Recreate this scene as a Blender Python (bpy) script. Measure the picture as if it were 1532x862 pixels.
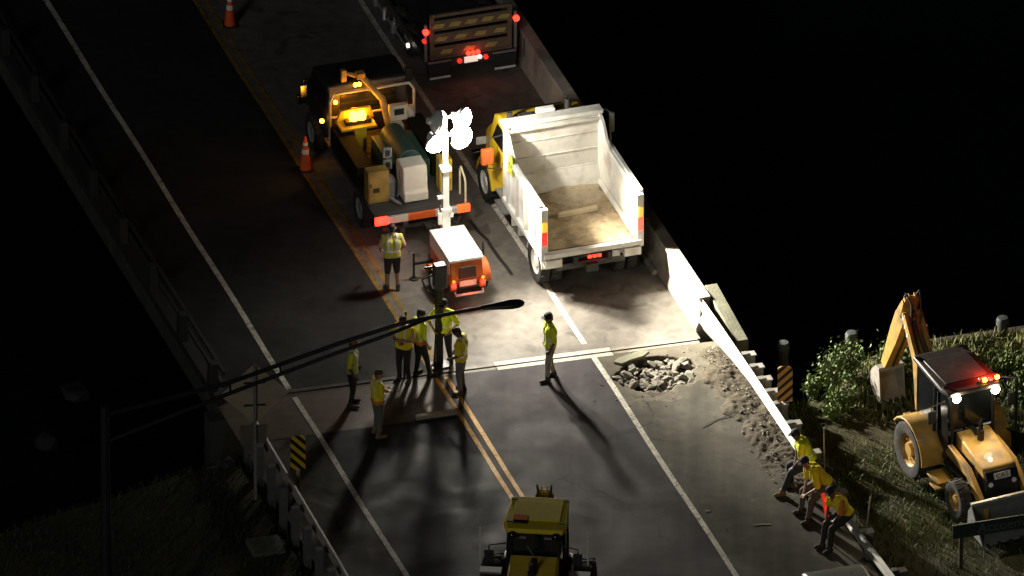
import bpy, bmesh, math, random
import numpy as np
from mathutils import Vector, Matrix
random.seed(7); np.random.seed(7)
rad = math.radians
for o in list(bpy.data.objects): bpy.data.objects.remove(o)
S = bpy.context.scene
C = S.collection

# ------------------------------------------------------------------ camera
DIST, PITCH, PXM = 500.0, rad(30), 63.4
LENS = 36.0*DIST/(1532/PXM)
cam_d = bpy.data.cameras.new('camera'); cam = bpy.data.objects.new('camera', cam_d); C.objects.link(cam)
cam.location = (0, -DIST*math.cos(PITCH), DIST*math.sin(PITCH)); cam.rotation_euler = (rad(90)-PITCH, 0, 0)
cam_d.lens = LENS; cam_d.sensor_width = 36; cam_d.clip_start = 1; cam_d.clip_end = 3000
S.camera = cam
# ------------------------------------------------------------------ night sky
w = bpy.data.worlds.new('World'); S.world = w; w.use_nodes = True
nt = w.node_tree; bg = nt.nodes['Background']
sky = nt.nodes.new('ShaderNodeTexSky'); sky.sky_type = 'NISHITA'; sky.sun_disc = False
sky.sun_elevation = rad(2); sky.sun_rotation = rad(200)
nt.links.new(sky.outputs[0], bg.inputs[0]); bg.inputs[1].default_value = 0.0022
# ------------------------------------------------------------------ added fill lamp from behind the camera, no real source
fill_sun = bpy.data.lights.new('fill_sun', 'SUN'); fill_sun.energy = .27; fill_sun.angle = rad(12); fill_sun.color = (.96, .97, .95)
fill_ob = bpy.data.objects.new('fill_sun', fill_sun); C.objects.link(fill_ob); fill_ob.rotation_euler = Vector((.36, .86, -.40)).to_track_quat('-Z', 'Y').to_euler()
# ------------------------------------------------------------------ exposure
S.view_settings.view_transform = 'Standard'; S.view_settings.look = 'None'
S.view_settings.exposure = 0; S.view_settings.gamma = 1
S.render.resolution_x = 1024; S.render.resolution_y = 576
try: S.view_settings.use_curve_mapping = False
except Exception: pass

# ------------------------------------------------------------------ road frame
PHI = rad(18.0); CP, SP = math.cos(PHI), math.sin(PHI)
def R(a, b, z=0.0):                      # a along the road (away), b to the right
    return Vector((b*CP - a*SP, b*SP + a*CP, z))
FPX = LENS/36*1532
def P(px, py, z=0.0):                    # where a sight line of the photo meets height z
    d = Vector((px-766, 0, 0)) + Vector((0, math.cos(PITCH), -math.sin(PITCH)))*FPX - Vector((0, math.sin(PITCH), math.cos(PITCH)))*(py-431)
    o = Vector(cam.location); t = (z-o.z)/d.z
    return o + d*t
def AB(v): return (-v.x*SP + v.y*CP, v.x*CP + v.y*SP)

# lamps: the light tower is the main light of the scene
TOWER_A, TOWER_B, TOWER_Z = 1.2, -1.24, 4.05
def add_light(name, kind, loc, power, color, radius=.1, target=None, size=None, blend=.5):
    d = bpy.data.lights.new(name, kind); d.energy = power; d.color = color
    d.shadow_soft_size = radius
    if kind == 'SPOT': d.spot_size = rad(size); d.spot_blend = blend
    o = bpy.data.objects.new(name, d); C.objects.link(o); o.location = loc
    if target is not None:
        o.rotation_euler = (Vector(target)-Vector(loc)).to_track_quat('-Z', 'Y').to_euler()
    return o
WARM = (1.0, .93, .79)
TW = R(TOWER_A, TOWER_B, TOWER_Z)
FLOODS = [((-.30, .0), R(-7.5, 1.6, 0), 1800, 110), ((.30, .0), R(-8, 5.0, 0), 3900, 110),
          ((-.30, .48), R(.8, 9, 0.6), 3000, 120), ((.30, .48), R(-12.5, 13.5, .4), 21000, 74)]

# ------------------------------------------------------------------ materials
MATS = {}
def mat(name, col, rough=.55, metal=0, var=.18, scale=6, bump=.0, emit=None, es=0, dirt=None, coat=0, bscale=None):
    if name in MATS: return MATS[name]
    m = bpy.data.materials.new(name); m.use_nodes = True; n = m.node_tree; b = n.nodes['Principled BSDF']
    L = n.links
    tc = n.nodes.new('ShaderNodeTexCoord')
    nz = n.nodes.new('ShaderNodeTexNoise'); nz.inputs['Scale'].default_value = scale; nz.inputs['Detail'].default_value = 8
    nz.inputs['Roughness'].default_value = .65
    L.new(tc.outputs['Object'], nz.inputs['Vector'])
    rp = n.nodes.new('ShaderNodeValToRGB')
    rp.color_ramp.elements[0].position = .3; rp.color_ramp.elements[1].position = .7
    lo = tuple(c*(1-var) for c in col)+(1,); hi = tuple(min(1, c*(1+var)) for c in col)+(1,)
    rp.color_ramp.elements[0].color = lo; rp.color_ramp.elements[1].color = hi
    L.new(nz.outputs['Fac'], rp.inputs[0])
    out = rp.outputs[0]
    if dirt:
        nz2 = n.nodes.new('ShaderNodeTexNoise'); nz2.inputs['Scale'].default_value = scale*.35; nz2.inputs['Detail'].default_value = 10
        L.new(tc.outputs['Object'], nz2.inputs['Vector'])
        r2 = n.nodes.new('ShaderNodeValToRGB'); r2.color_ramp.elements[0].position = dirt[1]; r2.color_ramp.elements[1].position = min(1, dirt[1]+.18)
        r2.color_ramp.elements[0].color = (0, 0, 0, 1); r2.color_ramp.elements[1].color = (dirt[2],)*3+(1,)
        L.new(nz2.outputs['Fac'], r2.inputs[0])
        mx = n.nodes.new('ShaderNodeMix'); mx.data_type = 'RGBA'
        L.new(r2.outputs[0], mx.inputs[0]); L.new(out, mx.inputs[6]); mx.inputs[7].default_value = tuple(dirt[0])+(1,)
        out = mx.outputs[2]
    L.new(out, b.inputs['Base Color'])
    rr = n.nodes.new('ShaderNodeMapRange'); rr.inputs[3].default_value = max(.03, rough-.12); rr.inputs[4].default_value = min(1, rough+.12)
    L.new(nz.outputs['Fac'], rr.inputs[0]); L.new(rr.outputs[0], b.inputs['Roughness'])
    b.inputs['Metallic'].default_value = metal
    if coat: b.inputs['Coat Weight'].default_value = coat
    if bump:
        nb = n.nodes.new('ShaderNodeTexNoise'); nb.inputs['Scale'].default_value = bscale or scale*6; nb.inputs['Detail'].default_value = 6
        L.new(tc.outputs['Object'], nb.inputs['Vector'])
        bp = n.nodes.new('ShaderNodeBump'); bp.inputs['Strength'].default_value = bump; bp.inputs['Distance'].default_value = .02
        L.new(nb.outputs['Fac'], bp.inputs['Height']); L.new(bp.outputs[0], b.inputs['Normal'])
    if emit:
        b.inputs['Emission Color'].default_value = tuple(emit)+(1,); b.inputs['Emission Strength'].default_value = es
    MATS[name] = m
    return m
def stripes(name, c0, c1, ax, az, period, duty=.5, rough=.5):
    m = bpy.data.materials.new(name); m.use_nodes = True; n = m.node_tree; L = n.links; b = n.nodes['Principled BSDF']
    tc = n.nodes.new('ShaderNodeTexCoord'); sx = n.nodes.new('ShaderNodeSeparateXYZ'); L.new(tc.outputs['Object'], sx.inputs[0])
    def mth(op, a, bb):
        q = n.nodes.new('ShaderNodeMath'); q.operation = op
        for i, v in enumerate((a, bb)):
            if v is None: continue
            if isinstance(v, (int, float)): q.inputs[i].default_value = v
            else: L.new(v, q.inputs[i])
        return q.outputs[0]
    s = mth('ADD', mth('MULTIPLY', sx.outputs[0], ax), mth('MULTIPLY', sx.outputs[2], az))
    f = mth('FRACT', mth('DIVIDE', mth('ADD', s, 50.0), period), None)
    g = mth('GREATER_THAN', f, duty)
    nz = n.nodes.new('ShaderNodeTexNoise'); nz.inputs['Scale'].default_value = 9; L.new(tc.outputs['Object'], nz.inputs['Vector'])
    mx = n.nodes.new('ShaderNodeMix'); mx.data_type = 'RGBA'; L.new(g, mx.inputs[0])
    mx.inputs[6].default_value = tuple(c0)+(1,); mx.inputs[7].default_value = tuple(c1)+(1,)
    m2 = n.nodes.new('ShaderNodeMix'); m2.data_type = 'RGBA'; m2.blend_type = 'MULTIPLY'; m2.inputs[0].default_value = .35
    L.new(mx.outputs[2], m2.inputs[6]); L.new(nz.outputs['Fac'], m2.inputs[7])
    L.new(m2.outputs[2], b.inputs['Base Color']); b.inputs['Roughness'].default_value = rough
    MATS[name] = m
    return m

def ground_mat(name, c_lo, c_hi, rough_lo, rough_hi, patch=None, grain=90, bump=.35, big=.45, spec=.22, cracks=False):
    m = bpy.data.materials.new(name); m.use_nodes = True; n = m.node_tree; L = n.links; b = n.nodes['Principled BSDF']
    tc = n.nodes.new('ShaderNodeTexCoord')
    def noise(sc, det=8, dist=0):
        q = n.nodes.new('ShaderNodeTexNoise'); q.inputs['Scale'].default_value = sc; q.inputs['Detail'].default_value = det
        q.inputs['Distortion'].default_value = dist; L.new(tc.outputs['Object'], q.inputs['Vector']); return q.outputs['Fac']
    def ramp(f, p0, p1, a, bb):
        q = n.nodes.new('ShaderNodeValToRGB'); q.color_ramp.elements[0].position = p0; q.color_ramp.elements[1].position = p1
        q.color_ramp.elements[0].color = tuple(a)+(1,); q.color_ramp.elements[1].color = tuple(bb)+(1,); L.new(f, q.inputs[0]); return q.outputs[0]
    def mix(f, a, bb, mode='MIX'):
        q = n.nodes.new('ShaderNodeMix'); q.data_type = 'RGBA'; q.blend_type = mode
        if isinstance(f, float): q.inputs[0].default_value = f
        else: L.new(f, q.inputs[0])
        for i, v in ((6, a), (7, bb)):
            if isinstance(v, tuple): q.inputs[i].default_value = v+(1,)
            else: L.new(v, q.inputs[i])
        return q.outputs[2]
    base = ramp(noise(big, 10, .8), .32, .68, c_lo, c_hi)
    g = ramp(noise(grain, 3), .3, .7, (.55,)*3, (1.45,)*3)
    col = mix(1.0, base, g, 'MULTIPLY')
    mid = ramp(noise(3.3, 9, .5), .35, .72, (.78,)*3, (1.15,)*3)
    col = mix(1.0, col, mid, 'MULTIPLY')
    if cracks:
        mpn = n.nodes.new('ShaderNodeMapping'); mpn.inputs['Rotation'].default_value = (0, 0, -PHI); mpn.inputs['Scale'].default_value = (2.6, .10, 1)
        L.new(tc.outputs['Object'], mpn.inputs['Vector'])
        st_ = n.nodes.new('ShaderNodeTexNoise'); st_.inputs['Scale'].default_value = 1.0; st_.inputs['Detail'].default_value = 6; L.new(mpn.outputs[0], st_.inputs['Vector'])
        col = mix(1.0, col, ramp(st_.outputs['Fac'], .34, .66, (.74,)*3, (1.2,)*3), 'MULTIPLY')
        wn = n.nodes.new('ShaderNodeTexNoise'); wn.inputs['Scale'].default_value = 1.6; wn.inputs['Detail'].default_value = 6; L.new(tc.outputs['Object'], wn.inputs['Vector'])
        av = n.nodes.new('ShaderNodeVectorMath'); av.operation = 'MULTIPLY_ADD'; av.inputs[1].default_value = (.9, .9, 0); L.new(wn.outputs['Color'], av.inputs[0]); L.new(tc.outputs['Object'], av.inputs[2])
        vo_ = n.nodes.new('ShaderNodeTexVoronoi'); vo_.feature = 'DISTANCE_TO_EDGE'; vo_.inputs['Scale'].default_value = .42; L.new(av.outputs[0], vo_.inputs['Vector'])
        ck = ramp(vo_.outputs['Distance'], .004, .012, (1, 1, 1), (0, 0, 0))
        msk = ramp(noise(.45, 4), .48, .56, (0, 0, 0), (.75,)*3)
        ck2 = mix(1.0, ck, msk, 'MULTIPLY')
        col = mix(ck2, col, (.012, .011, .010))
        col = mix(ramp(noise(2.1, 6, .3), .66, .72, (0, 0, 0), (.55,)*3), col, tuple(c*.45 for c in c_lo))
    if patch:
        mk = ramp(noise(patch[1], 10, 1.2), patch[2], patch[2]+.06, (0, 0, 0), (patch[3],)*3)
        col = mix(mk, col, tuple(patch[0]))
    L.new(col, b.inputs['Base Color'])
    rr = n.nodes.new('ShaderNodeMapRange'); rr.inputs[1].default_value = .35; rr.inputs[2].default_value = .65
    rr.inputs[3].default_value = rough_lo; rr.inputs[4].default_value = rough_hi
    L.new(noise(.55, 6, 1.0), rr.inputs[0]); L.new(rr.outputs[0], b.inputs['Roughness']); b.inputs['Specular IOR Level'].default_value = spec
    bp = n.nodes.new('ShaderNodeBump'); bp.inputs['Strength'].default_value = bump; bp.inputs['Distance'].default_value = .012
    L.new(noise(grain*.7, 5), bp.inputs['Height']); L.new(bp.outputs[0], b.inputs['Normal'])
    MATS[name] = m
    return m

deck_m = ground_mat('deck_concrete', (.125, .112, .096), (.20, .182, .156), .55, .85, ((.075, .068, .06), 1.1, .60, .7))
asph_m = ground_mat('asphalt', (.033, .028, .031), (.047, .040, .043), .7, .88, ((.028, .024, .023), .8, .60, .6), cracks=True)
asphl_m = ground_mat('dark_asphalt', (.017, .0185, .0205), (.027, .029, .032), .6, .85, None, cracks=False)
shld_m = ground_mat('shoulder_asphalt', (.055, .050, .038), (.085, .077, .058), .6, .9, ((.14, .12, .085), 1.3, .64, .5), cracks=True)
slab_m = ground_mat('brown_concrete', (.085, .062, .050), (.13, .096, .078), .38, .6)
soil_m = ground_mat('soil', (.030, .032, .013), (.066, .058, .026), .85, 1, None, 25, .8)
dirt_m = ground_mat('dirt', (.042, .034, .022), (.080, .066, .045), .85, 1, None, 30, 1.0, 1.2)
conc_m = mat('concrete', (.36, .33, .28), .85, var=.22, scale=3, bump=.5, dirt=((.16, .13, .09), .52, .7))
mossy_m = mat('mossy_concrete', (.125, .12, .08), .9, var=.25, scale=3, bump=.5, dirt=((.06, .065, .035), .5, .7))
rubble_m = mat('rubble', (.22, .20, .16), .9, var=.35, scale=7, bump=.8)
galv = mat('galvanised_steel', (.37, .355, .32), .55, .2, .15, 6, dirt=((.24, .20, .15), .55, .6))
post_m = mat('weathered_post', (.22, .215, .195), .75, .1, .25, 8)
wood = mat('weathered_wood', (.33, .27, .19), .85, 0, .3, 12, .4)
darkwood = mat('dark_wood', (.05, .038, .026), .85, 0, .3, 12, .4)
black = mat('black_paint', (.018, .018, .018), .45, 0, .3, 8)
blackpl = mat('black_plastic', (.025, .025, .026), .6, 0, .3, 8)
rubber = mat('rubber', (.022, .021, .020), .85, 0, .35, 14, .4, dirt=((.09, .08, .06), .5, .5))
steel = mat('dark_steel', (.09, .088, .085), .45, .6, .3, 9)
chrome = mat('bright_steel', (.7, .7, .7), .2, 1, .1, 5)
white_p = mat('white_paint', (.78, .77, .72), .45, 0, .08, 5, dirt=((.40, .33, .24), .54, .6), coat=.15)
bed_in = mat('bed_inside_paint', (.68, .65, .58), .6, 0, .12, 5, dirt=((.34, .27, .18), .52, .65))
bed_floor = mat('bed_floor', (.40, .30, .18), .8, 0, .4, 4.5, .5, dirt=((.12, .09, .055), .49, .85))
yel = mat('machine_yellow', (.46, .27, .055), .55, 0, .2, 6, dirt=((.15, .11, .06), .48, .8), coat=.1)
yel2 = mat('faded_machine_yellow', (.74, .52, .05), .5, 0, .14, 5, dirt=((.25, .18, .05), .56, .6))
cab_y = mat('truck_yellow', (.75, .50, .03), .4, 0, .1, 5, coat=.3)
orange = mat('orange_paint', (.68, .15, .035), .42, 0, .14, 6, dirt=((.28, .10, .04), .58, .5), coat=.2)
redp = mat('red_paint', (.55, .05, .03), .45, 0, .12, 6)
glass = mat('dark_glass', (.010, .012, .013), .08, 0, .2, 3)
brownp = mat('brown_paint', (.035, .026, .019), .6, 0, .3, 5)
greenp = mat('teal_paint', (.03, .075, .062), .5, 0, .3, 5)
greyp = mat('grey_paint', (.22, .22, .215), .55, 0, .2, 6)
wline = ground_mat('white_line_paint', (.52, .49, .42), (.72, .69, .60), .5, .75, ((.14, .125, .105), 9, .55, .75))
yline = ground_mat('yellow_line_paint', (.62, .30, .04), (.76, .40, .07), .5, .75, ((.2, .11, .04), 9, .57, .7))
ylined = ground_mat('worn_dimmed_yellow_paint', (.20, .125, .03), (.32, .20, .05), .6, .85, ((.06, .045, .03), 7, .56, .8))  # worn paint, also darkened for the weak light on the deck
lens_w = mat('lit_floodlight', (1, 1, 1), .3, emit=(1, .97, .9), es=60)
red_on = mat('lit_red_lamp', (.5, .02, .02), .3, emit=(1, .03, .015), es=5)
red_dim = mat('dim_red_lamp', (.5, .02, .02), .3, emit=(1, .03, .02), es=1.2)
amber_on = mat('lit_amber_lamp', (.7, .3, .02), .3, emit=(1, .42, .02), es=22)
amber_dim = mat('amber_lamp', (.8, .36, .03), .3, emit=(1, .45, .04), es=1.1)
white_on = mat('lit_white_lamp', (1, 1, 1), .3, emit=(1, .86, .6), es=60)
white_dim = mat('dim_white_lamp', (1, 1, 1), .3, emit=(1, .93, .8), es=1.6)
cone_o = mat('cone_orange', (.85, .12, .03), .55, 0, .1, 6)
refl = mat('reflective_white', (.86, .86, .82), .45, 0, .06, 6)

# ------------------------------------------------------------------ mesh helpers
class MB:
    def __init__(s): s.v = []; s.f = []; s.m = []; s.cur = 0; s.mats = []
    def use(s, m):
        if m not in s.mats: s.mats.append(m)
        s.cur = s.mats.index(m); return s
    def add(s, vs, fs):
        k = len(s.v); s.v += [Vector(v) for v in vs]
        for f in fs: s.f.append(tuple(i+k for i in f)); s.m.append(s.cur)
        return s
    def box(s, c, d, rot=(0, 0, 0), taper=(1, 1)):
        M = Matrix.Rotation(rot[2], 3, 'Z') @ Matrix.Rotation(rot[1], 3, 'Y') @ Matrix.Rotation(rot[0], 3, 'X')
        vs = []
        for z in (-.5, .5):
            t = taper if z > 0 else (1, 1)
            for x, y in ((-.5, -.5), (.5, -.5), (.5, .5), (-.5, .5)):
                vs.append(Vector(c) + M @ Vector((x*d[0]*t[0], y*d[1]*t[1], z*d[2])))
        return s.add(vs, [(3, 2, 1, 0), (4, 5, 6, 7), (0, 1, 5, 4), (1, 2, 6, 5), (2, 3, 7, 6), (3, 0, 4, 7)])
    def prism(s, poly, e0, e1, axis='x'):       # poly of 2-tuples, extruded along axis
        def mk(p, e):
            return {'x': (e, p[0], p[1]), 'y': (p[0], e, p[1]), 'z': (p[0], p[1], e)}[axis]
        n = len(poly); vs = [mk(p, e0) for p in poly]+[mk(p, e1) for p in poly]
        return s.add(vs, [tuple(range(n))[::-1], tuple(range(n, 2*n))]+[(i, (i+1) % n, n+(i+1) % n, n+i) for i in range(n)])
    def cone(s, p0, p1, r0, r1, n=12):
        p0, p1 = Vector(p0), Vector(p1); d = (p1-p0).normalized()
        u = d.orthogonal().normalized(); w_ = d.cross(u)
        vs = []
        for p, r in ((p0, r0), (p1, r1)):
            for i in range(n):
                t = 2*math.pi*i/n; vs.append(p+(u*math.cos(t)+w_*math.sin(t))*r)
        return s.add(vs, [tuple(range(n))[::-1], tuple(range(n, 2*n))]+[(i, (i+1) % n, n+(i+1) % n, n+i) for i in range(n)])
    def cyl(s, p0, p1, r, n=12): return s.cone(p0, p1, r, r, n)
    def tube(s, pts, r, n=8):
        pts = [Vector(p) for p in pts]; rings = []
        u = None
        for i, p in enumerate(pts):
            d = (pts[min(i+1, len(pts)-1)]-pts[max(i-1, 0)]).normalized()
            u = (d.orthogonal() if u is None else u-d*u.dot(d)).normalized(); w_ = d.cross(u)
            rr = r[i] if isinstance(r, (list, tuple)) else r
            rings.append([p+(u*math.cos(2*math.pi*k/n)+w_*math.sin(2*math.pi*k/n))*rr for k in range(n)])
        vs = [v for g in rings for v in g]; fs = [tuple(range(n))[::-1], tuple(range((len(pts)-1)*n, len(pts)*n))]
        for i in range(len(pts)-1):
            for k in range(n): fs.append((i*n+k, i*n+(k+1) % n, (i+1)*n+(k+1) % n, (i+1)*n+k))
        return s.add(vs, fs)
    def lathe(s, prof, c, axis='z', n=20):       # prof [(r, h)]
        vs = []; m = len(prof)
        for k in range(n):
            t = 2*math.pi*k/n
            for r, h in prof:
                x, y = r*math.cos(t), r*math.sin(t)
                vs.append(Vector(c)+Vector({'z': (x, y, h), 'x': (h, x, y), 'y': (y, h, x)}[axis]))
        fs = []
        for k in range(n):
            for j in range(m-1):
                a_, b_ = k*m+j, ((k+1) % n)*m+j; fs.append((a_, b_, b_+1, a_+1))
        return s.add(vs, fs)
    def sphere(s, c, r, n=10, sc=(1, 1, 1)):
        prof = [(max(1e-4, math.sin(math.pi*i/n))*1.0, -math.cos(math.pi*i/n)) for i in range(n+1)]
        k = len(s.v); s.lathe(prof, (0, 0, 0), 'z', n*2)
        for i in range(k, len(s.v)):
            v = s.v[i]; s.v[i] = Vector((c[0]+v.x*r*sc[0], c[1]+v.y*r*sc[1], c[2]+v.z*r*sc[2]))
        return s
    def build(s, name, m=None, parent=None, bevel=0, smooth=35):
        me = bpy.data.meshes.new(name); me.from_pydata([tuple(v) for v in s.v], [], s.f)
        bm = bmesh.new(); bm.from_mesh(me); bmesh.ops.remove_doubles(bm, verts=bm.verts, dist=1e-5)
        bmesh.ops.recalc_face_normals(bm, faces=bm.faces); bm.to_mesh(me); bm.free()
        if s.mats:
            for q in s.mats: me.materials.append(q)
        else: me.materials.append(m)
        if s.mats and len(me.polygons) == len(s.m): me.polygons.foreach_set('material_index', s.m)
        for p in me.polygons: p.use_smooth = True
        me.set_sharp_from_angle(angle=rad(smooth))
        o = bpy.data.objects.new(name, me); C.objects.link(o)
        if parent: o.parent = parent
        if bevel:
            b = o.modifiers.new('bevel', 'BEVEL'); b.width = bevel; b.segments = 2; b.limit_method = 'ANGLE'; b.angle_limit = rad(40)
        return o
def tag(o, label=None, cat=None, group=None, kind=None):
    if label: o['label'] = label
    if cat: o['category'] = cat
    if group: o['group'] = group
    if kind: o['kind'] = kind
    return o
def empty(name, loc=(0, 0, 0), rz=0, label=None, cat=None, group=None):
    o = bpy.data.objects.new(name, None); C.objects.link(o); o.location = loc; o.rotation_euler = (0, 0, rz); o.empty_display_size = .2
    return tag(o, label, cat, group)
def copy_tree(o, parent=None):
    c = o.copy(); C.objects.link(c)
    if parent: c.parent = parent
    for ch in list(o.children): copy_tree(ch, c)
    return c
def adopt(o, parent):
    bpy.context.view_layer.update(); o.parent = parent; o.matrix_parent_inverse = parent.matrix_world.inverted(); return o
def text_part(txt, size, m, parent, M, name='lettering', depth=.004):
    cu = bpy.data.curves.new(name, 'FONT'); cu.body = txt; cu.size = size; cu.extrude = depth; cu.align_x = 'CENTER'; cu.align_y = 'CENTER'
    t = bpy.data.objects.new(name, cu); C.objects.link(t)
    dg = bpy.context.evaluated_depsgraph_get(); me = bpy.data.meshes.new_from_object(t.evaluated_get(dg))
    bpy.data.objects.remove(t); me.materials.clear(); me.materials.append(m); me.transform(M)
    o = bpy.data.objects.new(name, me); C.objects.link(o); o.parent = parent; return o

# ------------------------------------------------------------------ noise for height fields
def vnoise(x, y, seed=0):
    xi = np.floor(x).astype(int); yi = np.floor(y).astype(int); xf = x-xi; yf = y-yi
    def h(i, j):
        q = np.sin(i*127.1+j*311.7+seed*74.7)*43758.5453; return q-np.floor(q)
    u = xf*xf*(3-2*xf); v = yf*yf*(3-2*yf)
    return (h(xi, yi)*(1-u)+h(xi+1, yi)*u)*(1-v)+(h(xi, yi+1)*(1-u)+h(xi+1, yi+1)*u)*v
def fbm(x, y, seed=0, o=4):
    s = 0; a = .5
    for k in range(o): s = s+a*vnoise(x*2**k, y*2**k, seed+k); a *= .5
    return s
def sstep(x): x = np.clip(x, 0, 1); return x*x*(3-2*x)
def grid(name, U, V, fn, m, keep=None):
    uu, vv = np.meshgrid(U, V, indexing='ij'); pts = fn(uu, vv).reshape(-1, 3)
    nu, nv = len(U), len(V); fs = []
    kk = keep(uu, vv) if keep is not None else None
    for i in range(nu-1):
        for j in range(nv-1):
            if kk is not None and not kk[i, j]: continue
            fs.append((i*nv+j, (i+1)*nv+j, (i+1)*nv+j+1, i*nv+j+1))
    me = bpy.data.meshes.new(name); me.from_pydata(pts.tolist(), [], fs); me.materials.append(m)
    me.polygons.foreach_set('use_smooth', [True]*len(fs))
    o = bpy.data.objects.new(name, me); C.objects.link(o); return o
def RN(a, b, z): return np.stack([b*CP-a*SP, b*SP+a*CP, z+0*a], -1)

# ================================================================== THE SETTING
def a_joint(b): return -3.46-.061*(b-.8)
def terr_z(a, b):
    edge = np.where(b > 3.6, -6.9+1.7*sstep((b-5.2)/2.5)-.06*np.clip(b-7, 0, 9), -5.2-.25*np.clip(-b-8, 0, 8))
    edge = np.where((b > -8.2) & (b < 4.0), -3.2, edge)
    t = sstep((a-edge+.2)/3.2)
    z = -.10-5.2*t + (fbm(a*.7, b*.7, 3)-.47)*.28
    inroad = (b > -8.3) & (b < 3.9) & (a < -3)
    return np.where(inroad, -.6, z)
g = grid('ground', np.linspace(-60, 20, 260), np.linspace(-60, 60, 260), lambda a, b: RN(a, b, terr_z(a, b)), soil_m); tag(g, kind='structure')
wm = bpy.data.materials.new('water'); wm.use_nodes = True
b_ = wm.node_tree.nodes['Principled BSDF']; b_.inputs['Base Color'].default_value = (.004, .007, .008, 1); b_.inputs['Roughness'].default_value = .12
nzw = wm.node_tree.nodes.new('ShaderNodeTexNoise'); nzw.inputs['Scale'].default_value = 2.2; nzw.inputs['Detail'].default_value = 5
tcw = wm.node_tree.nodes.new('ShaderNodeTexCoord'); wm.node_tree.links.new(tcw.outputs['Object'], nzw.inputs['Vector'])
bpw = wm.node_tree.nodes.new('ShaderNodeBump'); bpw.inputs['Strength'].default_value = .25; bpw.inputs['Distance'].default_value = .1
wm.node_tree.links.new(nzw.outputs['Fac'], bpw.inputs['Height']); wm.node_tree.links.new(bpw.outputs[0], b_.inputs['Normal'])
o = MB().add([(-700, -500, -4.2), (700, -500, -4.2), (700, 900, -4.2), (-700, 900, -4.2)], [(0, 1, 2, 3)]).build('water', wm); tag(o, kind='structure')

# bridge deck slab
BL, BR = -8.25, 3.48
shade_conc_m = mat('shaded_concrete', (.045, .045, .038), .9, 0, .3, 2, .5)  # darkened concrete: shade of slab sides and abutment put into the colour
mb = MB()
top = [R(a_joint(BL), BL), R(a_joint(BR), BR), R(46, BR), R(46, BL)]
mb.add([v for v in top]+[v-Vector((0, 0, .55)) for v in top], [(0, 1, 2, 3), (7, 6, 5, 4), (0, 4, 5, 1), (1, 5, 6, 2), (2, 6, 7, 3), (3, 7, 4, 0)])
o = mb.build('bridge_deck', deck_m, smooth=10); tag(o, kind='structure'); o.data.materials.append(shade_conc_m)
for p in o.data.polygons:
    if abs(p.normal.z) < .5: p.material_index = 1
lane_shade_m = ground_mat('shaded_lane', (.022, .021, .021), (.036, .035, .034), .75, .95)
mb = MB(); mb.add([R(a_joint(-8.2)+.1, -8.24, .003), R(a_joint(-2.75)+.1, -3.05, .003), R(46, -3.05, .003), R(46, -8.24, .003)], [(0, 1, 2, 3)]); tag(mb.build('lane_shade_sheet', lane_shade_m), kind='structure')  # dark sheet: the left lane's lack of light put into its colour
mb = MB()
for bb in (-6.5, -2.4, 2.2): mb.box(R(20, bb, -.95), (.6, 50, .8), (0, 0, PHI))
tag(mb.build('bridge_girders', conc_m), kind='structure')
mb = MB(); mb.box(R(-3.4, -2.4, -2.4), (12.2, .5, 4.2), (0, 0, PHI-.061)); tag(mb.build('bridge_abutment', mat('shaded_concrete', (.045, .045, .038), .9, 0, .3, 2, .5)), kind='structure')

# approach road: height field with the broken hole
HA, HB = -4.86, 1.98
def hole_depth(a, b):
    x = (b-HB)/1.08; y = (a-HA-.10*(b-HB))/.86
    th = np.arctan2(y, x); r = np.sqrt(x*x+y*y)
    rim = .90+.24*(vnoise(th*3.1+20, th*0+3, 5)-.5)+.12*(vnoise(b*9, a*9, 8)-.5)
    return sstep((rim-r)/.07)
def app(bb, tt):
    a = a_joint(bb)-tt
    z = -.24*hole_depth(a, bb)+(fbm(a*1.3, bb*1.3, 2)-.47)*.012
    return RN(a, bb, z)
bs = np.concatenate([np.linspace(-8.25, .6, 60), np.linspace(.65, 3.2, 70), np.linspace(3.25, 3.95, 8)])
ts = np.concatenate([np.linspace(.20, 2.9, 75), np.linspace(2.95, 45, 110)])
def add_faces(me, idx_fn):
    ctr = np.empty(len(me.polygons)*3); me.polygons.foreach_get('center', ctr); ctr = ctr.reshape(-1, 3)
    a = -ctr[:, 0]*SP+ctr[:, 1]*CP; b = ctr[:, 0]*CP+ctr[:, 1]*SP
    me.polygons.foreach_set('material_index', idx_fn(a, b, ctr[:, 2]).astype(np.int32))
o = grid('approach_road', bs, ts, app, asph_m); me = o.data
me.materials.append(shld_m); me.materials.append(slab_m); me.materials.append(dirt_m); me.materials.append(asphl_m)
dusty_m = ground_mat('dusty_asphalt', (.075, .066, .048), (.15, .132, .098), .75, .95, ((.05, .044, .033), 2.5, .58, .7)); me.materials.append(dusty_m)
def idx(a, b, z):
    t = a_joint(b)-a
    k = np.where(b > .85, 1, 0)
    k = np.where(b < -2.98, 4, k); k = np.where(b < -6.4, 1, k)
    k = np.where((b < -2.95) & (t < 2.05) & (b > -8.3), 2, k)
    edge_ = 2.35+1.1*(fbm(b*1.6, a*1.6, 17)-.45)-.25*(b-2); k = np.where((b > .88) & (t < edge_), 5, k); k = np.where((z < -.06), 3, k)
    return k
add_faces(me, idx); tag(o, kind='structure')

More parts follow.
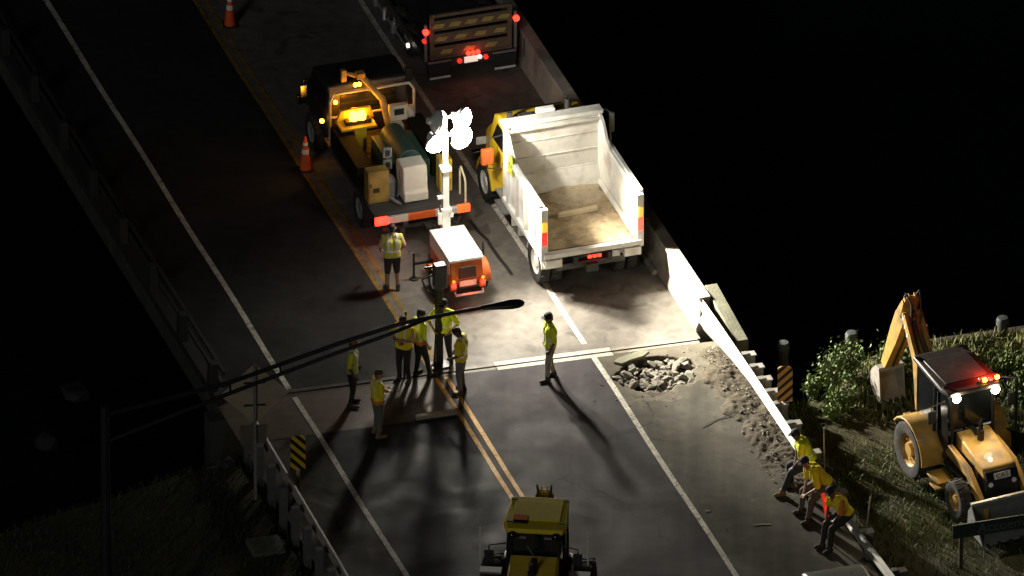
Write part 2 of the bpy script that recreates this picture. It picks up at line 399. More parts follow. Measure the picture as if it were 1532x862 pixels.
# expansion joint: pale headers with a dark gap between
def strip(name, pts, width, m, z=.004, th=None):
    mb = MB(); n = len(pts); vs = []
    for i, p in enumerate(pts):
        d = (pts[min(i+1, n-1)]-pts[max(i-1, 0)]).normalized(); nrm = Vector((-d.y, d.x, 0))
        vs += [p+nrm*width/2+Vector((0, 0, z)), p-nrm*width/2+Vector((0, 0, z))]
    mb.add(vs, [(2*i, 2*i+1, 2*i+3, 2*i+2) for i in range(n-1)])
    return tag(mb.build(name, m), kind='structure')
hdr = ground_mat('joint_header', (.42, .39, .33), (.6, .56, .48), .6, .8)
hdr2 = ground_mat('joint_header_dark', (.05, .042, .036), (.085, .072, .062), .6, .8)  # darker header tone for the left lane
hdr3 = ground_mat('joint_header_dusty', (.17, .15, .12), (.30, .265, .21), .6, .85)
jb = np.linspace(-1.5, 1.3, 9)
strip('joint_header', [R(a_joint(b)+.05, b) for b in jb], .17, hdr, .004)
strip('joint_header', [R(a_joint(b)-.17, b) for b in jb], .15, hdr, .004)
for q in (np.linspace(1.32, 3.4, 6), np.linspace(-2.6, -1.52, 4)):
    strip('joint_header', [R(a_joint(b)+.02, b) for b in q], .11, hdr3, .004); strip('joint_header', [R(a_joint(b)-.15, b) for b in q], .10, hdr3, .004)
strip('joint_gap', [R(a_joint(b)-.07, b, -.02) for b in np.linspace(-8.2, 3.45, 12)], .3, black, -.04)
jl = np.linspace(-8.2, -2.62, 10)
strip('joint_header', [R(a_joint(b)+.02, b) for b in jl], .10, hdr2, .004)
strip('joint_header', [R(a_joint(b)-.15, b) for b in jl], .09, hdr2, .004)
strip('slab_edge', [R(a_joint(b)-2.06, b) for b in np.linspace(-8.2, -3.1, 10)], .05, black, .009)
def line(name, b, a0, a1, wd, m, z=.008):
    n = int((a1-a0)/.5)+2
    strip(name, [R(a, b+.012*math.sin(a*.9), 0) for a in np.linspace(a0, a1, n)], wd, m, z)
ZL = .012
line('road_marking', .81, -3.05+.02, 46, .13, wline); line('road_marking', .81, -45, -3.66, .13, wline, ZL)
line('road_marking', -6.42, -2.9, 46, .13, wline); line('road_marking', -6.42, -45, -3.3, .13, wline, ZL)
for q in (-.125, .125):
    line('road_marking', -2.88+q, -3.1, 46, .11, ylined); line('road_marking', -2.88+q, -45, -3.5, .11, yline, ZL)
# tar seam on the deck and scrape marks
tar = mat('tar', (.02, .018, .016), .5, 0, .2, 10)
pts = [P(x, y) for x, y in ((703, 330), (716, 347), (728, 358), (737, 372), (748, 388), (757, 398), (766, 412))]
strip('tar_seam', pts, .09, tar, .006)
strip('tar_seam', [P(x, y) for x, y in ((1050, 640), (1075, 627), (1100, 622), (1120, 612))], .04, tar, .014)
scr = ground_mat('scraped_paint', (.12, .11, .085), (.3, .27, .21), .7, .9)
for pl in (((1128, 786), (1140, 785), (1153, 785)), ((1055, 765), (1062, 765))):
    strip('road_scrape', [P(*p) for p in pl], .07, scr, .014)

# right concrete parapet of the bridge
def parapet(name, b0, sgn, a0, a1, label):
    r = empty(name, R(0, 0), PHI, label, 'parapet')
    prof = [(0, .0), (0, .10), (.08, .28), (.10, .82), (.34, .82), (.38, -.5), (0, -.5)]
    MB().prism([(b0+sgn*x, z) for x, z in prof], a0, a1, 'y').build('wall', conc_m, r, .012)
    mb = MB(); mb.box((b0+sgn*.215, (a0+a1)/2, .86), (.30, a1-a0, .08)); mb.build('coping', conc_m, r, .012)
    return r
pr = parapet('bridge_parapet', 3.48, 1, -3.3, 46, 'long tan concrete parapet along the right edge of the bridge beside the dump truck')
for k in range(6): MB().box((3.55+.012, 1.2+k*4.4, .56), (.03, .02, .48)).build('seam', steel, pr)
mb = MB(); mb.box((3.40, .35, .055), (.12, 1.6, .11)); mb.build('kerb_piece', conc_m, pr, .01)
# end block of the wing wall
r = empty('wing_wall', R(0, 0), PHI, 'greenish concrete end block standing behind the white guardrail at the bridge end', 'concrete block')
MB().prism([(-2.75, -1), (-2.75, .90), (-5.1, .66), (-5.1, -1)], 3.86, 4.18, 'x').build('block', mossy_m, r, .02)

# left bridge railing
darkrail = mat('dark_rail', (.028, .028, .027), .7, .1, .25, 5)
r = empty('bridge_railing', R(0, 0), PHI, 'dark post and rail bridge railing along the left edge of the bridge', 'railing')
mb = MB(); mb.box((-8.1, 21.5, .10), (.35, 49, .2)); mb.build('kerb', darkrail, r, .01)
for z in (.42, .78): MB().box((-8.05, 21.5, z), (.07, 49, .09)).build('rail', darkrail, r, .01)
p0 = MB().box((0, 0, .5), (.22, .3, .78), taper=(.85, .85)).build('post', darkrail, r, .01); p0.location = (-8.2, -2.6, 0)
for k in range(1, 13):
    c = p0.copy(); C.objects.link(c); c.parent = r; c.location = (-8.2, -2.6+k*2.4, 0)

# ------------------------------------------------------------------ guardrails
def beam(nm, st, m, parent, flip=1):
    # st: list of (a, b, ztop, height); corrugated face, 3 humps
    mb = MB(); K = 13; rings = []
    for a, b, zt, h in st:
        ring = []
        for k in range(K):
            f = k/(K-1); off = .04*math.cos(f*2*math.pi*2+math.pi)
            ring.append(Vector((b+flip*off*-1, a, zt-f*h)))
        rings.append(ring)
    vs = []
    for rg in rings: vs += rg+[v+Vector((.006*flip, 0, 0)) for v in rg]
    n = 2*K; fs = []
    for i in range(len(rings)-1):
        for k in range(K-1):
            fs.append((i*n+k, i*n+k+1, (i+1)*n+k+1, (i+1)*n+k)); fs.append((i*n+K+k, (i+1)*n+K+k, (i+1)*n+K+k+1, i*n+K+k+1))
        fs.append((i*n, (i+1)*n, (i+1)*n+K, i*n+K)); fs.append((i*n+K-1, i*n+n-1, (i+1)*n+n-1, (i+1)*n+K-1))
    mb.add(vs, fs); return mb.build(nm, m, parent, smooth=60)
gr = empty('guardrail', R(0, 0), PHI, 'bright galvanised guardrail with tapered beam running from the bridge end past the seated workers', 'guardrail')
st = [(-2.9, 3.56, .88, .80), (-3.6, 3.60, .86, .76), (-4.6, 3.63, .84, .62), (-5.6, 3.65, .82, .48), (-6.8, 3.67, .80, .36), (-8.5, 3.68, .78, .32), (-10.6, 3.68, .77, .31), (-14, 3.72, .76, .31), (-18, 3.9, .75, .31), (-24, 4.3, .75, .31)]
beam('rail_beam', st, galv, gr)
pp = MB().box((0, 0, .22), (.16, .17, .98)).build('post', post_m, gr, .008); pp.location = (3.98, -5.85, 0)
kb = MB().box((0, 0, .6), (.16, .15, .36)).build('blockout', post_m, gr, .006); kb.location = (3.82, -5.85, 0)
cp_ = MB().box((0, 0, .725), (.22, .22, .03)).build('post_cap', galv, gr, .004); cp_.location = (3.98, -5.85, 0)
for k, a in enumerate((-6.45, -7.05, -7.65, -8.25, -9.2, -10.6, -12.5, -14.4, -16.3, -18.2)):
    for q in (pp, kb, cp_):
        c = q.copy(); C.objects.link(c); c.parent = gr; c.location = (q.location.x+(.0 if a > -15 else .15), a, 0)
gl = empty('guardrail', R(0, 0), PHI, 'dim steel guardrail with tall weathered posts on the dark left roadside', 'guardrail')
beam('rail_beam', [(-3.4, -7.95, .80, .34), (-8, -8.0, .78, .31), (-12, -8.05, .77, .31), (-16, -8.15, .76, .31), (-24, -8.4, .76, .31)], galv, gl, -1)
pl = MB().box((0, 0, .0), (.17, .17, 1.5)).build('post', mat('dim_post', (.11, .11, .10), .8, 0, .25, 6), gl, .008); pl.location = (-8.22, -5.4, 0)
for k in range(1, 12):
    c = pl.copy(); C.objects.link(c); c.parent = gl; c.location = (-8.22-.02*k, -5.4-k*.98, 0)

# ================================================================== VEHICLE PARTS
def wheel(parent, c, r, wd, rim_m=greyp, side=1, name='wheel'):
    # axle along local x; side = +1 outer face towards +x
    mb = MB(); h = wd/2
    mb.lathe([(r*.58, -h*.8), (r*.80, -h), (r*.95, -h*.92), (r, -h*.6), (r, h*.6), (r*.95, h*.92), (r*.80, h), (r*.58, h*.8)], (0, 0, 0), 'x', 28)
    for k in range(22):
        t = 2*math.pi*k/22
        mb.box((0, math.cos(t)*r, math.sin(t)*r), (wd*.86, r*.10, r*.05), (t+math.pi/2, 0, .25*(-1)**k))
    w_ = mb.build(name, rubber, parent); w_.location = c
    mb = MB(); s_ = side
    mb.lathe([(r*.585, s_*h*.8), (r*.56, s_*h*.7), (r*.52, s_*h*.45), (r*.26, s_*h*.35), (r*.24, s_*h*.75), (.001, s_*h*.78)], (0, 0, 0), 'x', 24)
    for k in range(8):
        t = 2*math.pi*k/8; mb.cyl((s_*h*.3, math.cos(t)*r*.37, math.sin(t)*r*.37), (s_*h*.52, math.cos(t)*r*.37, math.sin(t)*r*.37), r*.03, 6)
    mb.lathe([(r*.585, -s_*h*.8), (r*.4, -s_*h*.5), (.001, -s_*h*.5)], (0, 0, 0), 'x', 24)
    mb.build('rim', rim_m, w_)
    return w_

# ------------------------------------------------------------------ dump truck
T = empty('dump_truck', R(.18, 1.81), PHI, 'white dump truck with an open empty bed and yellow cab parked by the right parapet', 'dump truck')
YR, YF, HW, ZF = -.64, 2.30, 1.21, 1.13
MB().box((0, (YR+YF)/2, ZF-.05), (2.34, YF-YR, .10)).build('bed_floor', bed_floor, T, .006)
for s_ in (-1, 1):
    side = 'bed_side'
    mb = MB(); mb.use(white_p)
    prof = [(YR, ZF-.14), (YR, ZF+1.2), (1.40, ZF+1.22), (1.72, ZF+1.36), (1.98, ZF+1.66), (YF+.05, ZF+1.84), (YF+.05, ZF-.14)]
    mb.prism(prof, s_*(HW-.07), s_*HW, 'x')
    for y in (-.1, .55, 1.2, 1.85): mb.box((s_*(HW+.035), y, ZF+.52), (.07, .10, 1.25))
    mb.box((s_*(HW+.04), .58, ZF+1.2), (.09, 2.4, .10)); mb.box((s_*(HW+.035), .8, ZF-.09), (.08, 2.8, .12))
    mb.use(bed_in); mb.box((s_*(HW-.076), .8, ZF+.55), (.008, 2.86, 1.06))
    mb.box((s_*(HW-.10), .8, ZF+.06), (.1, 2.8, .12), (0, s_*.7, 0))
    bs_ = mb.build(side, None, T, .008)
    pm = MB(); pm.box((s_*(HW-.02), YR-.05, ZF+.48), (.17, .12, 1.4)); pm.build('corner_post', white_p, T, .012)
    lm = MB(); lm.box((s_*(HW-.02), YR-.125, ZF+.72), (.12, .04, .26)); tl = lm.build('marker_lamp', amber_dim, T, .01)
    lm = MB(); lm.box((s_*(HW-.02), YR-.125, ZF+.40), (.12, .04, .34)); lm.build('tail_lamp', red_dim if s_ < 0 else red_on, T, .01)
mb = MB(); mb.use(bed_in)
mb.box((0, YF+.03, ZF+.90), (2.3, .06, 1.86))
for z in (.42, .86, 1.30): mb.box((0, YF-.012, ZF+z), (2.26, .03, .035))
mb.prism([(YF, ZF), (YF, ZF+.45), (YF-.30, ZF)], -1.14, 1.14, 'x')
mb.build('bulkhead', None, T, .006)
mb = MB(); mb.box((0, YF+.12, ZF+1.84), (2.5, .26, .06)); mb.box((0, YF-.02, ZF+1.83), (2.5, .09, .11)); mb.box((0, YF-.10, ZF+1.72), (1.6, .10, .05)); mb.build('cab_shield', white_p, T, .01)
mb = MB(); mb.cyl((-1.1, YF-.12, ZF+1.70), (1.1, YF-.12, ZF+1.70), .05, 12); mb.build('tarp_roll', bed_in, T)
mb = MB()
for s_ in (-1, 1): mb.box((s_*.42, 2.3, .82), (.12, 6.2, .22))
for y in (-.5, .6, 1.8, 3.2): mb.box((0, y, .82), (.8, .1, .16))
mb.box((0, .0, .55), (1.7, .14, .14)); mb.build('chassis', black, T)
mb = MB(); mb.box((0, YR-.09, ZF-.08), (2.42, .16, .13)); mb.box((-.98, YR-.1, ZF-.28), (.42, .18, .22)); mb.box((.98, YR-.1, ZF-.28), (.42, .18, .22)); mb.build('rear_sill', white_p, T, .012)
mb = MB(); mb.box((0, YR+.05, .62), (1.7, .12, .16)); mb.box((0, YR-.04, .55), (.3, .18, .2)); mb.build('rear_bumper', steel, T, .01)
for x in (-.12, .0, .12): MB().box((x+.05, YR-.12, .86), (.09, .04, .07)).build('centre_lamp', red_on, T, .006)
MB().box((.55, YR-.0, .78), (.33, .03, .16)).build('number_plate', white_p, T, .003)
for s_ in (-1, 1):
    for dx in (0, .30): wheel(T, (s_*(1.08-dx), 0, .52), .52, .26, white_p if dx == 0 else black, s_)
    wheel(T, (s_*1.04, 4.0, .50), .50, .27, white_p, s_)
    mb = MB(); pts = [(math.cos(t)*.60, .46+math.sin(t)*.60) for t in np.linspace(.25, math.pi-.25, 9)]; pts += [(x*.94, .46+(z-.46)*.94) for x, z in pts[::-1]]
    mb.prism(pts, s_*.76, s_*1.2, 'x'); mb.build('mudguard', white_p, T)
    mb = MB(); mb.cyl((s_*.86, 1.15, .72), (s_*.86, 2.1, .72), .27, 18); mb.box((s_*.86, 1.4, .72), (.56, .05, .56)); mb.box((s_*.86, 1.9, .72), (.56, .05, .56)); mb.build('fuel_tank', white_p, T)
    mb = MB(); mb.box((s_*1.02, 2.72, .5), (.34, .7, .05)); mb.box((s_*1.02, 2.72, .8), (.3, .7, .05)); mb.box((s_*.9, 2.72, .65), (.06, .6, .35)); mb.build('step', greyp, T, .006)
cabp = [(2.52, .85), (2.52, 2.35), (2.62, 2.62), (3.3, 2.66), (3.62, 2.55), (3.98, 1.85), (4.0, .85)]
mb = MB(); mb.prism(cabp, -1.02, 1.02, 'x'); cab = mb.build('cab', cab_y, T, .05)
for s_ in (-1, 1):
    mb = MB(); mb.prism([(2.75, 1.85), (2.75, 2.42), (3.35, 2.42), (3.75, 1.85)], s_*1.005, s_*1.03, 'x'); mb.build('window', glass, cab, .004)
    mb = MB(); mb.prism([(2.62, 1.0), (2.62, 1.78), (3.85, 1.78), (3.85, 1.0)], s_*1.0, s_*1.035, 'x'); d_ = mb.build('door', cab_y, T, .02)
    MB().box((s_*1.05, 2.78, 1.6), (.03, .16, .035)).build('handle', chrome, d_)
mb = MB(); mb.box((0, 2.505, 2.1), (1.5, .03, .5)); mb.build('rear_window', glass, cab)
mb = MB(); mb.prism([(-.80, 1.93), (.80, 1.93), (.72, 2.46), (-.72, 2.46)], 3.80, 3.83, 'y'); ws = mb.build('windscreen', glass, cab); 
mb = MB(); mb.prism([(3.95, .75), (3.95, 1.82), (4.75, 1.62), (5.05, 1.35), (5.1, .75)], -.78, .78, 'x'); mb.build('bonnet', cab_y, T, .08)
for s_ in (-1, 1):
    mb = MB(); pts = [(4.0+math.cos(t)*.62, .5+math.sin(t)*.62) for t in np.linspace(.1, math.pi-.1, 9)]; pts += [(4+(x-4)*.88, .5+(z-.5)*.88) for x, z in pts[::-1]]
    mb.prism(pts, s_*.75, s_*1.16, 'x'); mb.build('front_fender', cab_y, T, .02)
    MB().box((s_*.85, 5.08, 1.0), (.3, .06, .2)).build('headlamp', refl, T, .02)
mb = MB(); mb.box((0, 5.14, .58), (2.2, .14, .28)); mb.build('front_bumper', chrome, T, .02)
# mirrors: long loops on brackets
mb = MB(); mb.tube([(-1.0, 3.0, 2.3), (-1.38, 2.92, 2.3), (-1.42, 2.92, 1.5), (-1.02, 2.95, 1.4)], .018, 6); a_ = mb.build('mirror_bracket', steel, T)
mb = MB(); mb.box((-1.44, 2.86, 1.86), (.30, .14, .42)); mb.build('mirror', orange, T, .03)
mb = MB(); mb.tube([(1.0, 2.45, 2.86), (1.40, 2.47, 2.86), (1.50, 2.5, 2.75), (1.53, 2.5, 1.6)], .022, 6); mb.build('mirror_bracket', white_p, T)
for z, h in ((2.5, .52), (1.55, .36)):
    mb = MB(); mb.box((1.53, 2.46, z), (.13, .10, h)); mb.build('mirror', white_p, T, .03)
mb = MB(); mb.box((.05, 3.0, ZF+1.64), (.46, .2, .18)); mb.build('light_bar', refl, T, .03)
MB().box((-.85, 2.95, ZF+1.66), (.12, .12, .24)).build('roof_horn', steel, T, .01); MB().box((-.45, 2.95, ZF+1.60), (.36, .2, .12)).build('roof_vent', steel, T, .01)
MB().cyl((.62, 3.05, ZF+1.5), (.62, 3.05, ZF+1.85), .07, 10).build('exhaust', steel, T)
MB().box((-HW-.075, 1.55, ZF+1.18), (.02, .30, .5)).build('side_panel', mat('lime_panel', (.55, .62, .06), .5), T)
# what lies in the bed
rng = np.random.RandomState(3)
def dh(u, v):
    x = (u-1.85)/.72; y = (v-.35)/.75; h = .11*np.clip(1-x*x-y*y+.9*(fbm(u*4, v*4, 6)-.45), 0, 1)**.8*(.5+.9*fbm(u*8, v*8, 4)); p = np.stack([v, u, ZF-.012+h], -1); return p
o = grid('sand_heap', np.linspace(1.05, 2.2, 40), np.linspace(-.4, 1.1, 40), dh, mat('pale_sand', (.46, .38, .26), .9, 0, .2, 9, .6)); o.parent = None
o.location = R(.18, 1.81); o.rotation_euler = (0, 0, PHI); tag(o, 'low heap of pale sand lying at the front of the dump truck bed', 'sand heap')
o = MB().box((.15, .85, ZF+.045), (1.0, .12, .09), (0, 0, .06)).build('timber', mat('pale_timber', (.62, .52, .36), .8, 0, .15, 9), None, .006); o.location = R(.18, 1.81); o.rotation_euler = (0, 0, PHI)
tag(o, 'pale timber baulk lying across the floor of the dump truck bed', 'timber')

# ------------------------------------------------------------------ crew truck with rear platform
U = empty('utility_truck', R(2.65, -1.39), PHI, 'dark flatbed utility truck with red and white rear bumper and amber beacon', 'utility truck')
W = 1.16; DZ = .93
mb = MB(); mb.box((0, 2.0, DZ-.06), (2*W, 4.0, .12)); 
for y in np.linspace(.1, 3.9, 9): mb.box((0, y, DZ+.008), (2*W-.1, .05, .016))
mb.build('deck', mat('worn_deck', (.045, .042, .04), .6, 0, .3, 6), U, .01)
bar_m = stripes('bumper_stripes', (.62, .60, .52), (.80, .13, .02), 1, 0, 1.36, .5)
MB().box((0, -.06, DZ-.10), (2.0, .09, .17)).build('rear_bumper', bar_m, U, .01)
for s_ in (-1, 1):
    MB().box((s_*(W-.14), -.075, DZ-.09), (.32, .10, .20)).build('tail_lamp', red_on if s_ < 0 else mat('orange_red_lamp', (.6, .1, .02), .3, emit=(1, .10, .02), es=1.6), U, .02)
for x in (.42, .56, .68): MB().sphere((x, -.12, DZ-.05), .035, 6).build('reverse_lamp', white_dim, U)
mb = MB()
for s_ in (-1, 1): mb.box((s_*.42, 3.0, .68), (.12, 6.2, .2))
mb.box((0, .05, .55), (1.9, .08, .10)); mb.box((-.5, -.08, .42), (.08, .08, .3)); mb.box((.15, -.1, .5), (.2, .3, .14)); mb.box((.6, .0, .45), (.5, .05, .05))
mb.tube([(.55, -.08, .75), (.62, -.16, .5), (.8, -.12, .42), (.95, -.06, .62), (.9, -.05, .78)], .022, 6); mb.build('chassis', steel, U)
for s_ in (-1, 1):
    for dx in (0, .27): wheel(U, (s_*(1.04-dx), 1.3, .46), .46, .24, greyp, s_)
    wheel(U, (s_*1.02, 5.15, .46), .46, .25, greyp, s_)
# tall cabinets and gear fixed on the deck
mb = MB(); mb.box((-1.13+.27, .78, DZ+.42), (.52, .32, .84)); cbn = mb.build('cabinet', mat('ochre_paint', (.36, .24, .055), .6, 0, .2, 6, dirt=((.2, .12, .04), .5, .7)), U, .015)
mb = MB(); mb.box((-.86, .612, DZ+.42), (.44, .02, .74)); dr = mb.build('door', MATS['ochre_paint'], cbn, .006); 
MB().box((-.93, .605, DZ+.36), (.16, .02, .12)).build('plate', brownp, cbn); MB().box((-1.06, .60, DZ+.5), (.03, .03, .10)).build('latch', steel, cbn)
mb = MB(); mb.use(mat('cream_cover', (.72, .66, .55), .6, 0, .08, 5))
mb.prism([(.38, DZ+.02), (.38, DZ+.24), (.44, DZ+.30), (.47, DZ+.78), (.53, DZ+.90), (.95, DZ+.93), (1.05, DZ+.86), (1.05, DZ+.02)], -.30, .30, 'x'); mb.build('hose_box', None, U, .03)
mb = MB(); mb.cyl((-.52, .9, DZ), (-.52, .9, DZ+.42), .16, 16); mb.lathe([(.16, .42), (.12, .5), (.07, .55), (.001, .56)], (-.52, .9, DZ), 'z', 14); mb.build('drum', greyp, U)
mb = MB(); mb.box((-.52, 1.02, DZ+.78), (.22, .05, .26)); mb.box((-.52, 1.02, DZ+1.10), (.22, .05, .26)); mb.box((-.52, 1.06, DZ+.5), (.07, .05, 1.3)); mb.use(black); mb.box((-.52, .99, DZ+.78), (.11, .03, .15)); mb.box((-.52, .99, DZ+1.10), (.11, .03, .15)); 
mb.mats = [greyp, black]; mb.m = [0]*18+[1]*12
mb.build('gauge_panel', None, U, .006)
mb = MB(); mb.tube([(-.35, .75, DZ+.02), (-.30, .7, DZ+.5), (-.28, .8, DZ+.72)], .03, 6); mb.tube([(-.62, .55, DZ+.16), (-.42, .3, DZ+.06)], .03, 6); mb.build('pipe', greyp, U)
mb = MB(); mb.box((.82, .80, DZ+.44), (.30, .34, .86)); cb2 = mb.build('cabinet', cab_y, U, .015)
MB().box((.82, .615, DZ+.20), (.2, .02, .34)).build('door', redp, cb2, .006)
mb = MB(); mb.tube([(1.10, .45, DZ), (1.10, .45, DZ+.66), (1.10, .38, DZ+.78), (1.10, .10, DZ+.64), (1.10, .02, DZ+.54), (1.10, .02, DZ)], .026, 8); mb.build('grab_rail', mat('cream_tube', (.7, .62, .42), .5), U)
mb = MB(); mb.box((.12, 2.0, DZ+.30), (1.0, 1.5, .6)); mb.cyl((.12, 1.3, DZ+.6), (.12, 2.7, DZ+.6), .3, 20); mb.build('tank', greenp, U, .03)
for s_ in (-1, 1):
    mb = MB(); mb.box((s_*.93, 2.5, DZ+.27), (.42, 2.1, .54)); tb = mb.build('tool_box', mat('dark_box_paint', (.016, .013, .010), .7, 0, .3, 5), U, .015)
    for y in (1.85, 2.55, 3.2): MB().box((s_*1.15, y, DZ+.28), (.02, .55, .42)).build('door', MATS['dark_box_paint'], tb, .006)
mb = MB()
for x in (-1.05, 1.05): mb.tube([(x, 3.85, DZ), (x, 3.85, DZ+1.05), (x*.9, 3.9, DZ+1.2)], .035, 8)
mb.tube([(-.95, 3.9, DZ+1.2), (.95, 3.9, DZ+1.2)], .035, 8); mb.tube([(-1.05, 3.85, DZ+.6), (1.05, 3.85, DZ+.6)], .03, 8); mb.build('headache_rack', mat('rack_grey', (.4, .37, .32), .5), U)
cabp = [(4.15, .7), (4.15, 1.95), (4.25, 2.18), (5.1, 2.22), (5.4, 2.1), (5.75, 1.5), (5.75, .7)]
mb = MB(); mb.prism(cabp, -1.0, 1.0, 'x'); cab = mb.build('cab', black, U, .05)
MB().box((0, 4.14, 1.72), (1.4, .03, .42)).build('rear_window', glass, cab)
for s_ in (-1, 1):
    MB().prism([(4.35, 1.5), (4.35, 2.0), (5.1, 2.0), (5.5, 1.5)], s_*.99, s_*1.01, 'x').build('window', glass, cab)
    mb = MB(); mb.tube([(s_*1.0, 5.2, 1.9), (s_*1.3, 5.15, 1.9), (s_*1.3, 5.15, 1.4), (s_*1.0, 5.2, 1.35)], .018, 6); mb.build('mirror_bracket', chrome, U)
    MB().box((s_*1.32, 5.1, 1.66), (.18, .08, .34)).build('mirror', chrome if s_ < 0 else black, U, .02)
    MB().sphere((s_*1.14, 4.2, 1.28), .055, 6).build('side_marker', amber_on, U)
MB().prism([(5.7, .6), (5.7, 1.42), (6.35, 1.25), (6.6, .95), (6.6, .6)], -.9, .9, 'x').build('bonnet', black, U, .06)
MB().box((0, 6.66, .52), (2.0, .12, .24)).build('front_bumper', chrome, U, .02)
# amber beacon lamps and the machinery they light
mb = MB(); mb.box((-.55, 3.35, DZ+.62), (.9, .5, .06)); mb.prism([(-1.0, DZ+.65), (-.9, DZ+.95), (-.15, DZ+.95), (-.05, DZ+.65)], 3.5, 3.58, 'y'); mb.box((-.5, 3.3, DZ+.3), (.3, .3, .6)); mb.build('beacon_stand', cab_y, U, .02)
bc = MB(); bc.box((-.52, 3.36, DZ+.70), (.62, .2, .1)); bc.build('beacon_base', black, U, .01)
for x in (-.62, -.42):
    bc = MB(); bc.lathe([(.10, 0), (.11, .12), (.08, .19), (.001, .21)], (x, 3.36, DZ+.75), 'z', 14); bc.build('beacon', amber_on, U)
for x, y, z in ((-.88, 3.95, DZ+.95), (-.35, 4.05, DZ+1.28), (-.25, 4.05, DZ+1.28)): MB().sphere((x, y, z), .05, 6).build('marker_lamp', amber_on, U)
mb = MB(); mb.tube([(-.55, 4.2, DZ+1.55), (-.2, 4.0, DZ+1.5), (.15, 3.5, DZ+1.1), (.2, 3.2, DZ+.5)], [.05, .08, .09, .07], 8); mb.box((-.6, 4.2, DZ+1.5), (.12, .12, .3)); mb.box((-.25, 4.0, DZ+1.56), (.2, .2, .14)); mb.build('crane_arm', yel, U)
mb = MB(); mb.box((.52, 3.45, DZ+.72), (.44, .16, .40)); mb.box((.42, 3.3, DZ+.36), (.34, .2, .3)); mb.cyl((.85, 3.4, DZ+.55), (.85, 3.6, DZ+.7), .09, 12); mb.tube([(.75, 3.2, DZ+.2), (.95, 2.9, DZ+.1)], .03, 6); wb = mb.build('winch_box', mat('pale_box', (.58, .53, .43), .6, 0, .15, 6), U, .02)
MB().box((.52, 3.365, DZ+.76), (.24, .02, .16)).build('opening', black, wb)
MATS['dark_box_paint'].node_tree.nodes['Principled BSDF'].inputs['Specular IOR Level'].default_value = .08
UM = Matrix.Translation(R(2.65, -1.39)) @ Matrix.Rotation(PHI, 4, 'Z')
add_light('beacon_glow', 'POINT', UM @ Vector((-.50, 3.72, DZ+.85)), 28, (1, .36, .02), .08)
add_light('beacon_glow', 'POINT', UM @ Vector((.1, 3.9, DZ+.95)), 16, (1, .36, .02), .08)
add_light('tail_glow', 'POINT', UM @ Vector((-1.0, -.3, DZ-.15)), 4, (1, .05, .03), .05)

# ------------------------------------------------------------------ light tower trailer
LT = empty('light_tower', R(-.40, -1.22), PHI, 'orange light tower trailer with white hood and lit floodlights on a white mast', 'light tower')
HWD = .40
mb = MB(); mb.prism([(.22, .42), (.02, .62), (.10, 1.02), (.16, 1.10), (1.62, 1.10), (1.66, 1.02), (1.66, .42)], -HWD, HWD, 'x'); mb.build('body', orange, LT, .02)
mb = MB(); mb.prism([(.10, 1.105), (.13, 1.16), (.2, 1.19), (1.6, 1.20), (1.68, 1.17), (1.70, 1.105)], -HWD-.025, HWD+.025, 'x'); hood = mb.build('hood', white_p, LT, .02)
for s_ in (-1, 1):
    MB().box((s_*(HWD+.006), .9, .93), (.02, 1.5, .30)).build('side_panel', white_p, LT, .004)
    MB().box((s_*(HWD+.018), .30, .90), (.012, .26, .18)).build('vent', orange, LT, .004)
    wheel(LT, (s_*(HWD+.16), .75, .32), .32, .2, white_p, s_)
    mb = MB(); pts = [(.75+math.cos(t)*.42, .34+math.sin(t)*.40) for t in np.linspace(0, math.pi, 9)]; pts += [(.75+(x-.75)*.9, .34+(z-.34)*.9) for x, z in pts[::-1]]
    mb.prism(pts, s_*(HWD+.02), s_*(HWD+.29), 'x'); mb.build('mudguard', orange, LT, .006)
    MB().box((s_*(HWD-.04), .02, .55), (.16, .08, .26)).build('lamp_housing', orange, LT, .02)
    MB().sphere((s_*(HWD-.04), -.03, .57), .06, 8).build('tail_lamp', red_on, LT)
    MB().sphere((s_*(HWD-.04), -.025, .68), .04, 8).build('indicator_lamp', amber_dim, LT)
mb = MB(); mb.prism([(-.22, .70), (.22, .70), (.20, 1.0), (-.20, 1.0)], .03, .05, 'y'); mb.build('rear_grille', brownp, LT, .004).location = (0, -.0, 0)
mb = MB(); mb.box((0, .0, .585), (.42, .03, .15)); mb.build('number_plate', white_p, LT, .004)
mb = MB(); mb.tube([(-HWD+.06, -.06, .40), (-HWD+.06, -.14, .36), (HWD-.06, -.14, .36), (HWD-.06, -.06, .40)], .03, 8); mb.build('rear_bar', white_p, LT)
mb = MB(); mb.box((0, 1.0, .40), (.8, 1.7, .08)); mb.tube([(-.35, 1.8, .42), (0, 2.75, .45)], .045, 8); mb.tube([(.35, 1.8, .42), (0, 2.75, .45)], .045, 8); mb.cyl((0, 2.6, .05), (0, 2.6, .75), .035, 8); mb.box((0, 2.85, .47), (.1, .24, .09)); mb.build('frame', steel, LT)
for s_ in (-1, 1):
    mb = MB(); mb.box((s_*.62, 1.5, .44), (.5, .07, .07)); mb.cyl((s_*.86, 1.5, .04), (s_*.86, 1.5, .72), .03, 8); mb.cyl((s_*.86, 1.5, .0), (s_*.86, 1.5, .04), .10, 12); mb.tube([(s_*.86, 1.5, .72), (s_*.98, 1.5, .72), (s_*.98, 1.5, .8)], .012, 6); mb.build('outrigger', steel, LT)
mast = mat('mast_white', (.8, .8, .76), .4, .1, .06, 5)
MY = 1.60
mb = MB(); mb.box((0, MY+.14, 1.0), (.20, .20, 1.3)); mb.box((0, MY+.14, 2.15), (.15, .15, 1.3)); mb.box((0, MY+.14, 3.1), (.11, .11, 1.3))
for z in (1.65, 2.75): mb.box((0, MY+.14, z), (.25, .25, .09))
